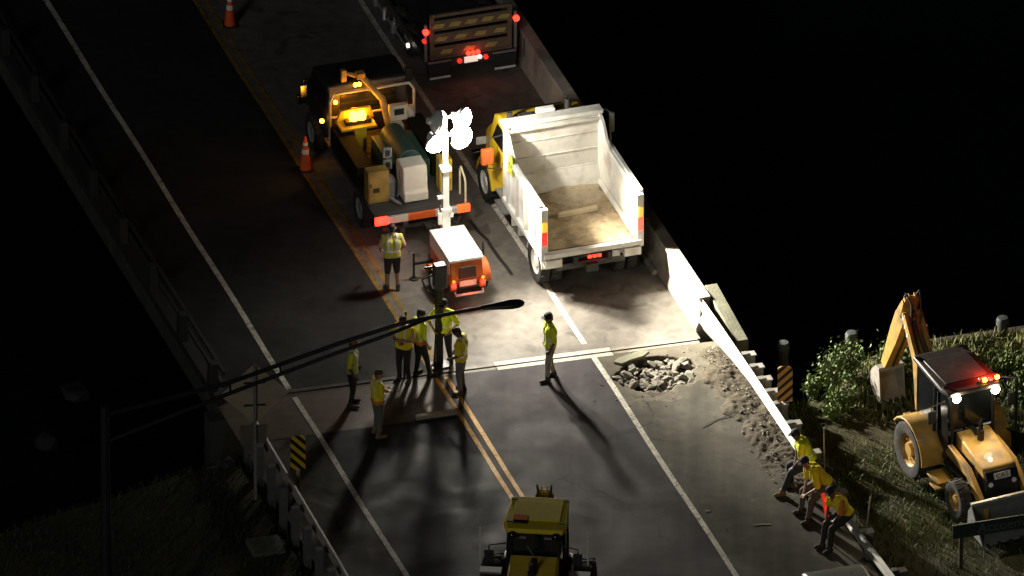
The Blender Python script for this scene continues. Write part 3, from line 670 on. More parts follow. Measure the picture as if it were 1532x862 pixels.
mb.box((-.16, MY+.05, 1.45), (.10, .06, .30)); mb.box((.12, MY+.05, 1.5), (.10, .06, .10)); mb.box((-.13, MY+.1, 2.0), (.16, .08, .08)); mb.cyl((.10, MY, .95), (.22, MY, .95), .07, 12); mb.box((0, MY+.3, .8), (.3, .25, .12)); mb.build('mast', mast, LT, .006)
mb = MB(); mb.tube([(-.12, MY+.14, 1.2), (-.16, MY+.16, 2.2), (-.15, MY+.15, 3.4)], .012, 6); mb.build('cable', black, LT)
mb = MB(); mb.box((0, MY+.14, 3.64), (.9, .06, .06)); mb.box((0, MY+.14, 4.12), (.9, .06, .06)); mb.box((0, MY+.14, 3.85), (.06, .06, .7)); mb.build('lamp_bar', mast, LT, .004)
LM = Matrix.Translation(R(-.40, -1.22)) @ Matrix.Rotation(PHI, 4, 'Z')
for (ox, oz), tgt, pw, sz in FLOODS:
    c = LM @ Vector((ox, MY+.14, 3.64+oz)); d = (Vector(tgt)-c).normalized(); dl = (Matrix.Rotation(-PHI, 3, 'Z') @ d)
    q = dl.to_track_quat('Z', 'Y').to_matrix()
    mb = MB(); mb.lathe([(.001, -.20), (.08, -.19), (.10, -.10), (.28, .02), (.305, .10), (.295, .10)], (0, 0, 0), 'z', 20)
    for i in range(len(mb.v)): mb.v[i] = Vector((ox, MY+.02, 3.64+oz)) + q @ mb.v[i]
    h_ = mb.build('floodlight', mast, LT)
    mb = MB(); mb.lathe([(.29, .085), (.27, .17), (.18, .25), (.001, .28)], (0, 0, 0), 'z', 20)
    for i in range(len(mb.v)): mb.v[i] = Vector((ox, MY+.02, 3.64+oz)) + q @ mb.v[i]
    mb.build('lens', lens_w, h_)
    lp = (LM @ Vector((ox, MY+.02, 3.64+oz))) + d*.36
    add_light('flood_beam', 'SPOT', lp, pw, WARM, .14, tgt, sz, .75)
add_light('flood_spill', 'POINT', LM @ Vector((.0, MY-.30, 3.9)), 330, WARM, .15)
add_light('tail_glow', 'POINT', LM @ Vector((0, -.25, .5)), 3, (1, .08, .04), .05)

# ------------------------------------------------------------------ equipment trailer with folded ramp
E = empty('equipment_trailer', R(9.95, 2.2), PHI, 'low equipment trailer with folded wooden ramp and yellow patches at the top of the bridge', 'trailer')
rw = mat('ramp_wood', (.17, .115, .075), .75, 0, .3, 6)
ym = mat('yellow_patch', (.48, .38, .12), .5, 0, .2, 9)
for k in range(3):
    z = .82+k*.36
    sl = MB(); sl.box((0, .02, z), (1.86, .06, .27)); s0 = sl.build('ramp_board', rw, E, .01)
    n = (3, 4, 5)[k]
    for j in range(n):
        x = (-.62, -.05, .50)[j] if n == 3 else (-.75+j*.49 if n == 4 else -.82+j*.41)
        mb = MB(); mb.prism([(x-.17, z-.05), (x+.10, z-.065), (x+.17, z+.045), (x-.08, z+.065)], -.022, -.012, 'y'); mb.build('reflector_patch', ym, s0)
mb = MB()
for x in (-.98, .98): mb.box((x, .03, 1.22), (.10, .10, 1.22))
mb.box((0, .04, 1.80), (2.0, .08, .08)); mb.box((0, .05, .62), (2.0, .10, .10)); mb.build('ramp_frame', rw, E, .01)
mb = MB(); mb.box((0, 2.8, .62), (2.2, 5.4, .14)); mb.box((-1.14, 2.8, .66), (.08, 5.4, .2)); mb.box((1.14, 2.8, .66), (.08, 5.4, .2)); mb.box((0, .0, .52), (2.2, .14, .22)); mb.build('deck', steel, E, .01)
for s_ in (-1, 1):
    mb = MB(); mb.box((s_*.82, -.10, .36), (.56, .03, .40)); mb.build('mud_flap', blackpl, E); MB().box((s_*.82, -.12, .19), (.52, .03, .05)).build('mud_flap_strip', refl, E)
    MB().box((s_*.82, -.02, .60), (.60, .18, .05)).build('fender_lip', greyp, E, .01)
    MB().cyl((s_*1.14, .04, 1.42), (s_*1.14, -.04, 1.42), .075, 14).build('tail_lamp', red_on, E)
    for y in (1.5, 2.4): wheel(E, (s_*1.02, y, .40), .40, .25, greyp, s_)
    mb = MB(); mb.box((s_*1.13, .05, 1.1), (.07, .07, 1.0)); mb.build('lamp_post', greyp, E, .01)
MB().cyl((-1.18, .04, 1.18), (-1.18, -.04, 1.18), .05, 12).build('tail_lamp', red_dim, E)
for x in (-.10, .02, .14): MB().cyl((x, -.08, .72), (x, -.13, .72), .055, 12).build('centre_lamp', red_on, E)
for x in (-.32, .34): MB().cyl((x, -.08, .55), (x, -.13, .55), .06, 12).build('stop_lamp', red_dim, E)
MB().box((-.03, -.10, .55), (.34, .02, .16)).build('number_plate', mat('lit_plate', (.9, .88, .8), .4, emit=(1, .85, .7), es=.7), E, .004)  # plate glows by itself to look lit by its lamp
MB().cyl((.19, -.08, .58), (.19, -.13, .58), .05, 12).build('plate_lamp', white_dim, E)
MB().cyl((-1.24, 1.0, .55), (-1.30, 1.0, .55), .06, 12).build('hub_glint', white_dim, E)  # bright glint on the hub, drawn as a glowing disc
mb = MB(); mb.tube([(-1.22, 1.2, .35), (-1.22, 5.2, .35)], .035, 8)
for y in (2.2, 2.9, 3.6): mb.box((-1.26, y, .42), (.09, .06, .34))
mb.build('side_rail', greyp, E)
MB().box((-1.33, 2.7, .5), (.03, .06, .28)).build('side_reflector', refl, E)
EM = Matrix.Translation(R(9.95, 2.2)) @ Matrix.Rotation(PHI, 4, 'Z')
add_light('tail_glow', 'POINT', EM @ Vector((0, -.4, .62)), .5, (1, .10, .05), .05)
add_light('tail_glow', 'POINT', EM @ Vector((-1.1, -.25, 1.35)), .4, (1, .06, .04), .05)

# ------------------------------------------------------------------ backhoe loaders
def backhoe(name, loc, rz, label, ym_, roof_m, far):
    fy = .98 if far else .62; hz_ = 0 if far else .38; rl = 0 if far else .36; RB = -.72 if far else -.62; hw_ = .43 if far else .56
    B = empty(name, loc, rz, label, 'backhoe')
    for s_ in (-1, 1):
        wheel(B, (s_*(.95 if far else 1.06), 0, .70), .70, .42 if far else .5, ym_, s_); wheel(B, (s_*.84, 2.15, .46), .46, .32, ym_, s_)
        mb = MB(); pts = [(math.cos(t)*.86, .70+math.sin(t)*.80) for t in np.linspace(-.05, math.pi*.80, 10)]
        pts += [(y*.93, .70+(z-.70)*.93) for y, z in pts[::-1]]
        mb.prism(pts, s_*.62, s_*(1.16 if far else .80), 'x'); mb.prism([(.3, .75), (.86, .68), (.86, 1.0), (.55, 1.3), (.3, 1.45)], s_*.60, s_*.70, 'x'); mb.build('rear_fender', ym_ if far else black, B, .015)
        mb = MB(); mb.box((s_*.82, 1.15, .52), (.46, .62, .05)); mb.box((s_*.82, 1.15, .30), (.42, .34, .04)); mb.box((s_*.68, 1.15, .42), (.04, .5, .3)); mb.build('step', ym_ if far else steel, B, .006)
        mb = MB(); mb.prism([(1.0, 1.05), (1.15, 1.32), (2.15, 1.22), (3.05, .62), (3.12, .38), (2.95, .36), (2.1, .98), (1.2, 1.02)], s_*.52, s_*.64, 'x'); mb.build('loader_arm', ym_, B, .012)
        mb = MB(); mb.cyl((s_*.58, 1.2, .75), (s_*.58, 2.2, .80), .055, 10); mb.cyl((s_*.58, 2.2, .80), (s_*.58, 2.9, .55), .03, 8); mb.build('loader_ram', steel, B)
    mb = MB(); mb.box((0, .9, .62), (.9, 3.0, .35)); mb.box((0, 0, .70), (1.5, .3, .3)); mb.box((0, 2.15, .46), (1.4, .2, .2)); mb.build('chassis', black, B, .02)
    # hood, grille
    mb = MB(); mb.prism([(fy+.14, .80), (fy+.14, 1.62+hz_), (2.55, 1.36+hz_), (2.62, 1.25+hz_), (2.62, 1.06), (1.9, .8)], -hw_, hw_, 'x'); hood = mb.build('hood', ym_, B, .04)
    mb = MB(); mb.prism([(2.28, .56), (2.28, 1.2), (2.64, 1.13), (2.70, .98), (2.70, .56)], -.435, .435, 'x'); gr_ = mb.build('grille', black, B, .02)
    mb = MB(); mb.prism([(2.60, 1.12), (2.60, 1.30), (2.66, 1.26), (2.73, 1.10), (2.70, 1.06)], -.41, .41, 'x'); mb.build('nose_panel', black, B, .01)
    for s_ in (-1, 1): 
        mb = MB(); mb.box((s_*.437, 1.75, 1.10), (.012, .7, .28)); mb.build('side_louvre', black, hood)
        MB().cyl((s_*.30, 2.70, 1.0), (s_*.30, 2.73, 1.0), .06, 12).build('headlamp', refl, gr_)
    mb = MB(); mb.cyl((0, 1.55, 1.4), (0, 1.55, 1.98+hz_*.6), .055, 12); mb.cyl((0, 1.55, 1.5), (0, 1.55, 1.80+hz_*.6), .085, 12); mb.tube([(0, 1.55, 1.95+hz_*.6), (0, 1.57, 2.05+hz_*.6), (0, 1.68, 2.09+hz_*.6)], .05, 8); mb.box((0, 1.15, 1.60+hz_), (.12, .5, .06))
    mb.build('exhaust', black, B)
    # bucket at the front
    prof = [(3.12, .85), (2.98, .62), (2.95, .30), (3.05, .12), (3.75, .06), (3.75, .09), (3.12, .18), (3.02, .32), (3.04, .58), (3.16, .82)]
    mb = MB(); mb.prism(prof, -.98, .98, 'x')
    for s_ in (-1, 1): mb.prism([(3.14, .84), (2.97, .62), (2.95, .30), (3.05, .12), (3.75, .07)], s_*.98, s_*1.01, 'x')
    bk = mb.build('loader_bucket', greyp, B, .006); MB().box((0, 3.13, .87), (2.02, .08, .05)).build('bucket_lip', mat('worn_steel', (.5, .46, .42), .4, .3), bk)
    for x in np.linspace(-.88, .88, 7): MB().box((x, 3.80, .075), (.08, .16, .04)).build('tooth', steel, bk)
    # cab
    mb = MB()
    z0, z1 = .95, 2.62
    posts = {(-.62, -.48): (-.60, -.50), (.62, -.48): (.60, -.50), (-.66, .45): (-.62, .45), (.66, .45): (.62, .45), (-.52, fy+.14): (-.56, fy), (.52, fy+.14): (.56, fy)}
    for (x, y), (xt, yt) in posts.items(): mb.tube([(x, y, z0), (x, y, 1.6), (xt, yt, z1)], .045, 8)
    mb.box((0, .3, .92), (1.3, 1.6, .14)); mb.build('cab_frame', black, B)
    mb = MB(); mb.prism([(-.58, 1.62), (.58, 1.62), (.56, 2.55), (-.56, 2.55)], fy+.055, fy+.065, 'y'); mb.prism([(-.5, 1.0), (.5, 1.0), (.55, 1.6), (-.55, 1.6)], fy+.11, fy+.12, 'y')
    for s_ in (-1, 1): mb.prism([(-.46, 1.45), (-.46, 2.55), (.42, 2.55), (.42, 1.05)], s_*.625, s_*.632, 'x'); mb.prism([(.48, 1.1), (.48, 2.55), (fy, 2.55), (fy+.08, 1.1)], s_*.585, s_*.592, 'x')
    mb.build('cab_glass', glass, B)
    if not far:
        for x in (-.34, .34): MB().box((x, fy+.075, 2.42), (.26, .02, .05)).build('sun_visor', greyp, B)
        MB().tube([(-.1, fy+.075, 1.72), (.18, fy+.075, 2.2)], .012, 6).build('wiper', greyp, B)
    mb = MB(); mb.box((0, .0, 1.25), (.5, .5, .14)); mb.box((0, -.24, 1.6), (.46, .12, .6)); mb.cyl((0, .75, 1.0), (0, .62, 1.5), .04, 8); mb.lathe([(.16, 0), (.19, .02), (.16, .04)], (0, .60, 1.5), 'z', 16); mb.box((-.3, .0, 1.35), (.08, .3, .5)); mb.build('seat', blackpl, B, .02)
    mb = MB(); pr_ = [(-.66, RB), (.66, RB), (.74, .9-rl), (.66, 1.24-rl), (-.66, 1.24-rl), (-.74, .9-rl)]
    mb.prism(pr_, 2.62, 2.74, 'z'); rf = mb.build('cab_roof', roof_m, B, .035)
    mb = MB(); mb.box((0, .22-rl/2, 2.75), (1.1, 1.2-rl, .03)); mb.build('roof_panel', roof_m, rf, .012)
    for x in (-.60, .60):
        for y in (RB+.16, .9-rl): MB().box((x, y, 2.755), (.13, .06, .03)).build('roof_vent', black, rf)
    for s_ in (-1, 1):
        mb = MB(); mb.box((s_*.50, 1.24-rl, 2.60), (.16, .08, .11)); wl = mb.build('work_lamp', black, B, .01)
        MB().lathe([(.105, 1.28-rl), (.095, 1.32-rl), (.06, 1.355-rl), (.001, 1.37-rl)], (s_*.50, 0, 2.60), 'y', 14).build('lens', white_on if far else glass, wl)
        MB().box((s_*.5, RB, 2.60), (.16, .06, .11)).build('rear_lamp', black, B, .01)
        mb = MB(); mb.tube([(s_*.64, .95, 2.4), (s_*1.02, 1.05, 2.38), (s_*1.04, 1.05, 2.0)], .018, 6); mb.build('mirror_arm', steel, B)
        MB().box((s_*1.02, 1.08, 2.12), (.22, .06, .32)).build('mirror', blackpl, B, .02)
    if far:
        mb = MB(); mb.prism([(-.05, 1.0), (.72, 1.0), (.72, 2.58), (-.05, 2.5)], -.012, .012, 'x'); 
        d_ = MB()
        for p0, p1 in (((.0, 1.1), (.0, 2.5)), ((.0, 2.5), (.72, 2.5)), ((.72, 2.5), (.72, 1.1)), ((.72, 1.1), (.0, 1.1))): d_.tube([(0, p0[0], p0[1]), (0, p1[0], p1[1])], .035, 6)
        dd = d_.build('open_door', black, B); dd.location = (-.66, .45, .0); dd.rotation_euler = (0, 0, rad(58))
    # backhoe at the rear: swing post, boom, stick, bucket
    mb = MB(); mb.box((0, -.98, .70), (1.2, .16, .5)); mb.box((0, -1.18, .66), (.34, .34, .55)); mb.build('swing_post', steel, B, .02)
    for s_ in (-1, 1):
        mb = MB(); mb.box((s_*.60, -1.02, .52), (.18, .2, .95)); mb.box((s_*.62, -1.05, .04), (.34, .36, .06)); mb.build('stabiliser', ym_, B, .01)
    A0, A1, A2 = (0, -1.28, .82), (0, -1.42, 1.9), (0, -2.12, 2.98)
    if not far: A1, A2 = (0, -1.30, 1.35), (0, -1.40, 2.0)
    mb = MB()
    for s_ in (-1, 1):
        mb.prism([(A0[1]-.14, A0[2]), (A0[1]+.12, A0[2]), (A1[1]+.24, A1[2]), (A2[1]+.09, A2[2]+.05), (A2[1]-.09, A2[2]-.02), (A1[1]-.16, A1[2]+.1)], s_*.15, s_*.235, 'x')
    mb.prism([(A0[1]-.12, A0[2]+.2), (A0[1]-.06, A0[2]+.2), (A1[1]-.04, A1[2]+.1), (A2[1]-.03, A2[2]-.1), (A2[1]-.08, A2[2]-.1), (A1[1]-.10, A1[2]+.12)], -.15, .15, 'x')
    bo = mb.build('boom', ym_, B, .01)
    mb = MB(); mb.cyl((0, A0[1]+.10, A0[2]+.35), (0, A1[1]+.05, A1[2]+.35), .06, 10); mb.cyl((0, A1[1]+.05, A1[2]+.35), (0, A2[1]+.1, A2[2]-.15), .03, 8); mb.build('boom_ram', steel, bo)
    K0 = (0, A2[1]-.02, A2[2]+.42); K1 = (0, A2[1]-1.15, A2[2]-1.95) if far else (0, A2[1]-.35, A2[2]-1.1)
    dv = (Vector(K1)-Vector(K0)).normalized(); nv = Vector((0, -dv.z, dv.y))
    def sp(t, q): p = Vector(K0)+dv*t+nv*q; return (p.y, p.z)
    Ls = (Vector(K1)-Vector(K0)).length
    mb = MB(); mb.prism([sp(0, -.05), sp(0, .05), sp(.42, .07), sp(.66, .24), sp(1.45, .22), sp(Ls, .11), sp(Ls, -.11), sp(1.3, -.19), sp(.70, -.19), sp(.42, -.08)], -.18, .18, 'x')
    for s_ in (-1, 1): mb.prism([sp(.1, -.05), sp(.1, .05), sp(.62, .1), sp(.62, -.14)], s_*.18, s_*.21, 'x')
    stk = mb.build('stick', ym_, B, .01)
    mb = MB(); mb.cyl((0,)+sp(.25, .22), (0,)+sp(1.1, .26), .05, 10); mb.cyl((0,)+sp(1.1, .26), (0,)+sp(Ls-.1, .16), .028, 8); mb.build('stick_ram', steel, stk)
    mb = MB()
    for s_ in (-1, 1):
        x = s_*.12
        mb.tube([(x, A2[1]+.2, A2[2]-.2), (x, A2[1]+.22, A2[2]+.35), (x*1.4, A2[1]+.05, A2[2]+.62), (x*1.2, A2[1]-.12, A2[2]+.4), (x, A2[1]-.2, A2[2]+.1)], .022, 6)
    mb.build('hose', mat('hose_rubber', (.06, .06, .065), .5), B)
    lk_ = MB()
    for s_ in (-1, 1): lk_.prism([(A2[1]-.10, A2[2]+.02), (A2[1]+.07, A2[2]+.05), (A2[1]+.05, A2[2]+.50), (A2[1]-.03, A2[2]+.54)], s_*.05, s_*.09, 'x')
    lk_.cyl((-.14, A2[1]-.02, A2[2]+.42), (.14, A2[1]-.02, A2[2]+.42), .05, 10); lk_.cyl((-.24, A2[1], A2[2]), (.24, A2[1], A2[2]), .06, 10); lk_.build('link', ym_, B, .006)
    for q in ((.0, .62), (.0, .78), (.0, .94)): MB().box((.24*(1 if far else .9), A1[1]+(A2[1]-A1[1])*q[1]-.02, A1[2]+(A2[2]-A1[2])*q[1]), (.012, .07, .09)).build('decal', mat('decal_white', (.8, .78, .7), .5), bo)
    bx, bz = K1[1], K1[2]
    prof = [(bx+.10, bz-.02), (bx-.10, bz-.02), (bx-.32, bz-.25), (bx-.36, bz-.55), (bx-.22, bz-.80), (bx+.02, bz-.92), (bx+.20, bz-.90), (bx+.20, bz-.86), (bx+.02, bz-.86), (bx-.18, bz-.74), (bx-.30, bz-.52), (bx-.26, bz-.28), (bx-.06, bz-.12), (bx+.10, bz-.12)]
    mb = MB(); mb.prism(prof, -.30, .30, 'x')
    for s_ in (-1, 1): mb.prism([(bx+.10, bz-.02), (bx-.10, bz-.02), (bx-.32, bz-.25), (bx-.36, bz-.55), (bx-.22, bz-.80), (bx+.02, bz-.92), (bx+.20, bz-.90), (bx+.14, bz-.4)], s_*.30, s_*.325, 'x')
    dbk = mb.build('digging_bucket', mat('bucket_grey', (.34, .31, .27), .6, .1, .2, 6), B, .006)
    for x in (-.24, -.08, .08, .24): MB().box((x, bx+.26, bz-.87), (.06, .16, .05)).build('tooth', steel, dbk)
    return B
far_roof = mat('dark_roof', (.07, .06, .052), .5, 0, .2, 5)
ORI = Vector((10.2, -8.26, 0)); RZ = rad(205)
BH = backhoe('backhoe_loader', ORI, RZ, 'yellow backhoe loader on the grass bank with lit cab lamps and raised boom', yel, far_roof, True)
sgn = mat('pale_decal', (.90, .88, .78), .5, var=.05)
o = MB().box((0, 2.70, 1.19), (.42, .012, .15), (.45, 0, 0)).build('badge', sgn, BH, .003)
text_part('CAT', .17, mat('badge_black', (.25, .14, .03), .5), BH, Matrix.Translation((0, 2.711, 1.195)) @ Matrix.Rotation(rad(180), 4, 'Z') @ Matrix.Rotation(rad(90)-.45, 4, 'X'))
bc = MB(); bc.box((-.45, 1.05, 2.80), (.52, .16, .08)); bc.build('beacon_base', redp, BH, .02)
for x, m_ in ((-.62, amber_on), (-.45, red_on), (-.30, amber_on)): MB().box((x, 1.12, 2.82), (.10, .08, .08)).build('beacon', m_, BH, .02)
BM = Matrix.Translation(ORI) @ Matrix.Rotation(RZ, 4, 'Z')
add_light('beacon_glow', 'POINT', BM @ Vector((-.42, .80, 3.0)), 24, (1, .05, .02), .06)
for s_ in (-1, 1):
    add_light('work_beam', 'SPOT', BM @ Vector((s_*.5, 1.42, 2.58)), 85, (1, .82, .55), .05, BM @ Vector((s_*1.2, 4.2, .0)), 125, .6)
B2L = Vector((.60, -14.95, 0)); B2R = rad(174)
BH2 = backhoe('backhoe_loader', B2L, B2R, 'faded yellow backhoe loader on the road at the bottom edge seen from above', yel2, mat('roof_yellow', (.80, .60, .035), .75, 0, .12, 5), False)
MB().box((.36, .42, 2.775), (.34, .20, .06)).build('roof_beacon', mat('beacon_orange', (.75, .14, .02), .8, var=.05), BH2, .01)
MB().box((.36, .60, 2.775), (.34, .12, .035)).build('roof_hatch', black, BH2, .01)
for s_ in (-1, 1):
    MB().cyl((s_*1.24, .9, 1.9), (s_*1.24, .9, 2.75), .02, 8).build('marker_rod', refl, BH2)
    MB().box((s_*1.02, .7, 1.5), (.5, .25, .05)).build('side_shelf', greyp, BH2)

# ------------------------------------------------------------------ car whose roof edge shows at the bottom
cl = P(1252, 857, 1.62); cl.z = 0
CR = empty('parked_car', cl+R(-1.45, 0), PHI, 'pale car on the road shoulder with only the end of its roof in the picture', 'car')
body = mat('pale_car_paint', (.42, .45, .40), .3, .2, .08, 4, coat=.5)
mb = MB(); mb.prism([(-2.1, .35), (-2.15, .75), (-2.0, .98), (2.0, .98), (2.15, .7), (2.1, .3)], -.88, .88, 'x'); mb.build('body', body, CR, .10)
mb = MB(); mb.prism([(-1.0, .97), (-.5, 1.5), (.0, 1.6), (1.5, 1.6), (1.9, 1.5), (2.05, .97)], -.74, .74, 'x'); gh = mb.build('roof', body, CR, .09)
for s_ in (-1, 1):
    MB().prism([(-.75, 1.02), (-.4, 1.42), (.35, 1.48), (.35, 1.02)], s_*.735, s_*.75, 'x').build('window', glass, gh); MB().prism([(.45, 1.02), (.45, 1.48), (1.6, 1.46), (1.85, 1.02)], s_*.735, s_*.75, 'x').build('window', glass, gh)
    for y in (-1.3, 1.35): wheel(CR, (s_*.80, y, .33), .33, .22, chrome, s_)
    MB().box((s_*.70, 2.12, .82), (.26, .06, .14)).build('tail_lamp', redp, CR, .02); MB().box((s_*.66, -2.10, .78), (.32, .06, .14)).build('headlamp', refl, CR, .02)

# ================================================================== ROADSIDE THINGS
def marker(loc, rz, label, stripe, post_m_, ph=.75, hgt=.9, rounded=True):
    r = empty('object_marker', loc, rz, label, 'road sign')
    w_ = .175; pts = [(-w_, -hgt/2), (w_, -hgt/2), (w_, hgt/2-.06), (w_*.6, hgt/2), (-w_*.6, hgt/2), (-w_, hgt/2-.06)]
    mb = MB(); mb.prism(pts, -.006, .006, 'y'); pn = mb.build('sign_panel', stripe, r); pn.location = (0, -.03, ph+hgt/2)
    MB().box((0, .02, (ph+hgt)/2-.2), (.09, .05, ph+hgt+.3)).build('post', post_m_, r, .004)
    return r
so = stripes('orange_black_stripes', (.90, .42, .09), (.016, .014, .012), -1.0, 1.0, .235, .55)
sy = stripes('yellow_black_stripes', (.72, .48, .03), (.016, .014, .012), 1.0, 1.0, .255, .5)
marker(P(1174, 643), 0, 'hazard marker with orange and black slanting stripes beside the right guardrail', so, wood, .78, .95)
z_t = terr_z(np.array([-9.5]), np.array([-8.5]))[0]
marker(P(446, 742), rad(4), 'hazard marker with yellow and black slanting stripes beside the left guardrail', sy, wood, .72, .92, False)
# diamond sign seen from behind
q = P(382, 745)
r = empty('warning_sign', q, rad(6), 'large diamond warning sign seen from its bare brown back with a small plate below', 'road sign')
bare = mat('bare_sign_back', (.40, .32, .22), .7, 0, .15, 4)
ZS = 2.78
mb = MB(); k = .80; mb.prism([(-k, 0), (0, -k), (k, 0), (0, k)], .03, .036, 'y'); o = mb.build('sign_panel', bare, r); o.location = (0, 0, ZS)
MB().box((-.03, .033, ZS-1.08), (.62, .006, .50)).build('plate', mat('dull_plate', (.14, .12, .09), .7), r)
MB().box((0, -.01, 1.75), (.07, .06, 3.6)).build('post', post_m, r, .004)
for z in (ZS+.3, ZS-.3): MB().box((0, .022, z), (.5, .02, .05)).build('bracket', steel, r)
# street light
LZ = 8.0
tip = P(752, 457, LZ); armd = (P(157, 653, 6.2)-tip)
base = P(157, 653, 6.2)
r = empty('street_light', (base.x, base.y, -.3), 0, 'dark unlit street light with a long double arm reaching over the road', 'street light')
bl = lambda p: Vector(p)-Vector((base.x, base.y, -.3))
galvd = mat('dull_pole', (.022, .022, .022), .6, .2, .2, 6)
MB().cone(bl((base.x, base.y, -.3)), bl((base.x, base.y, 7.0)), .14, .10, 14).build('pole', galvd, r)
e1 = P(690, 466, LZ-.05); t0 = bl((base.x, base.y, 6.75)); t1 = bl((base.x, base.y, 6.05))
mid_hi = bl(P(504, 515, 7.3)); mid_lo = bl(P(504, 528, 7.2)); 
mb = MB(); mb.tube([t0, bl(P(345, 572, 6.9)), mid_hi, bl(P(600, 484, 7.75)), bl(e1), bl(P(722, 460, LZ))], [.06, .055, .05, .05, .045, .04], 8); mb.build('arm', black, r)
mb = MB(); mb.tube([t1, bl(P(345, 588, 6.75)), mid_lo, bl(P(575, 503, 7.6)), bl(P(640, 477, 7.85))], [.05, .05, .045, .045, .04], 8); mb.build('brace', black, r)
mb = MB()
for x, y0, y1 in ((345, 572, 588), (420, 545, 560)): mb.tube([bl(P(x, y0, 6.9)), bl(P(x, y1, 6.8))], .03, 6)
mb.build('strut', black, r)
td = (tip-e1); td = Vector((td.x, td.y, 0)).normalized()
mb = MB(); n = 14
prof = [(.02, 0), (.07, .06), (.10, .25), (.13, .5), (.155, .72), (.14, .9), (.08, 1.0), (.01, 1.03)]
mb.lathe(prof, (0, 0, 0), 'x', 16); 
for v in mb.v: v.z *= .62
lum = mb.build('luminaire', black, r); lum.location = bl(P(718, 461, LZ)); lum.rotation_euler = (0, rad(-4), math.atan2(td.y, td.x)*.6)
# post with box, in front of a worker
q = P(657, 548)
r = empty('equipment_post', q, PHI, 'dark upright steel post with a boxy head and side handles standing before a worker', 'steel post')
mb = MB(); mb.box((0, 0, 1.1), (.17, .15, 2.1), (0, 0, 0)); mb.build('post', black, r, .02)
MB().box((.02, 0, 2.45), (.30, .26, .62)).build('head', mat('grey_housing', (.10, .10, .105), .5, 0, .2, 6), r, .03)
mb = MB(); mb.tube([(-.15, 0, 2.5), (-.42, 0, 2.42), (-.30, 0, 2.1), (-.12, 0, 1.9)], .025, 6); mb.tube([(-.15, 0, 2.7), (-.36, 0, 2.72)], .03, 6); mb.build('handle', black, r)
MB().box((0, 0, .02), (.42, .34, .04)).build('foot', black, r, .01)
# name board at lower right
q = P(1437, 862); 
r = empty('name_sign', P(1437, 846), rad(17), 'dark green name board with pale lettering on posts in front of the loader bucket', 'sign')
MB().box((1.35, 0, .92), (3.1, .04, .36)).build('board', mat('dark_green_board', (.018, .030, .024), .5, 0, .2, 5), r, .006)
for tx, tw in ((1.12, 'Accoemus'), (2.28, 'B')): text_part(tw, .34, mat('faded_lettering', (.085, .10, .085), .6), r, Matrix.Translation((tx, -.024, .92)) @ Matrix.Rotation(rad(90), 4, 'X'))
for x in (0.02, 2.6): MB().box((x, .05, .45), (.09, .06, 1.3)).build('post', darkwood, r, .004)

# traffic cones
def cone(loc, label):
    r = empty('traffic_cone', loc, random.uniform(0, 1), label, 'cone', 'traffic cones along the yellow line')
    MB().box((0, 0, .02), (.36, .36, .04)).build('base', blackpl, r, .012)
    MB().lathe([(.14, .04), (.105, .32), (.088, .46), (.074, .58), (.06, .68), (.052, .76), (.03, .90), (.001, .91)], (0, 0, 0), 'z', 20).build('cone_body', cone_o, r)
    for p in ([(.0915, .46), (.0775, .58)], [(.0635, .68), (.0555, .76)]): MB().lathe(p, (0, 0, 0), 'z', 20).build('reflective_band', refl, r)
    return r
cone(P(457, 254), 'orange traffic cone beside the left flank of the dark utility truck')
cone(P(344, 38), 'orange traffic cone at the top edge beside the yellow line')
# steel bar on the slab and small pieces
o = MB().box((0, 0, .05), (1.0, .14, .10)).build('timber_beam', wood, None, .012); o.location = P(653, 623); o.rotation_euler = (0, 0, PHI-.04); tag(o, 'short pale beam lying on the edge of the brown concrete slab', 'beam')
# slab and rocks on the left bank
def gz(px, py):
    z = -.2
    for _ in range(8):
        p = P(px, py, z); a, b = AB(p); z = float(terr_z(np.array([a]), np.array([b]))[0])
    return P(px, py, z)
o = MB().box((0, 0, .06), (.78, .70, .16), (.08, .05, .3)).build('stone_slab', mat('dim_stone', (.10, .10, .07), .9, 0, .3, 5, .4), None, .02); o.location = gz(398, 822); tag(o, 'flat pale stone slab lying in the grass on the dark left bank', 'stone slab')
def rock_mesh(seed, sc=(1, 1, .7), n=16):
    rr = random.Random(seed); bm = bmesh.new()
    for k in range(n):
        v = Vector((rr.gauss(0, 1), rr.gauss(0, 1), rr.gauss(0, 1))).normalized()*rr.uniform(.75, 1.05); bm.verts.new((v.x*sc[0], v.y*sc[1], v.z*sc[2]))
    res = bmesh.ops.convex_hull(bm, input=bm.verts); bmesh.ops.delete(bm, geom=[g for g in res['geom_interior'] if isinstance(g, bmesh.types.BMVert)], context='VERTS')
    bmesh.ops.recalc_face_normals(bm, faces=bm.faces)
    me = bpy.data.meshes.new('rock'); bm.to_mesh(me); bm.free(); return me
for px, py, s_, lb in ((115, 585, .42, 'pale boulder showing at the dark water edge far left'), (345, 695, .30, 'grey rock on the left bank near the diamond sign posts'), (70, 662, .35, 'dim grey boulder at the far left of the dark bank')):
    me = rock_mesh(px); me.materials.append(mat('dark_rock', (.02, .02, .019), .8, 0, .3, 4, .5)); o = bpy.data.objects.new('boulder', me); C.objects.link(o); o.location = gz(px, py) if px > 150 else P(px, py, -3.0); o.scale = (s_,)*3; tag(o, lb, 'boulder')

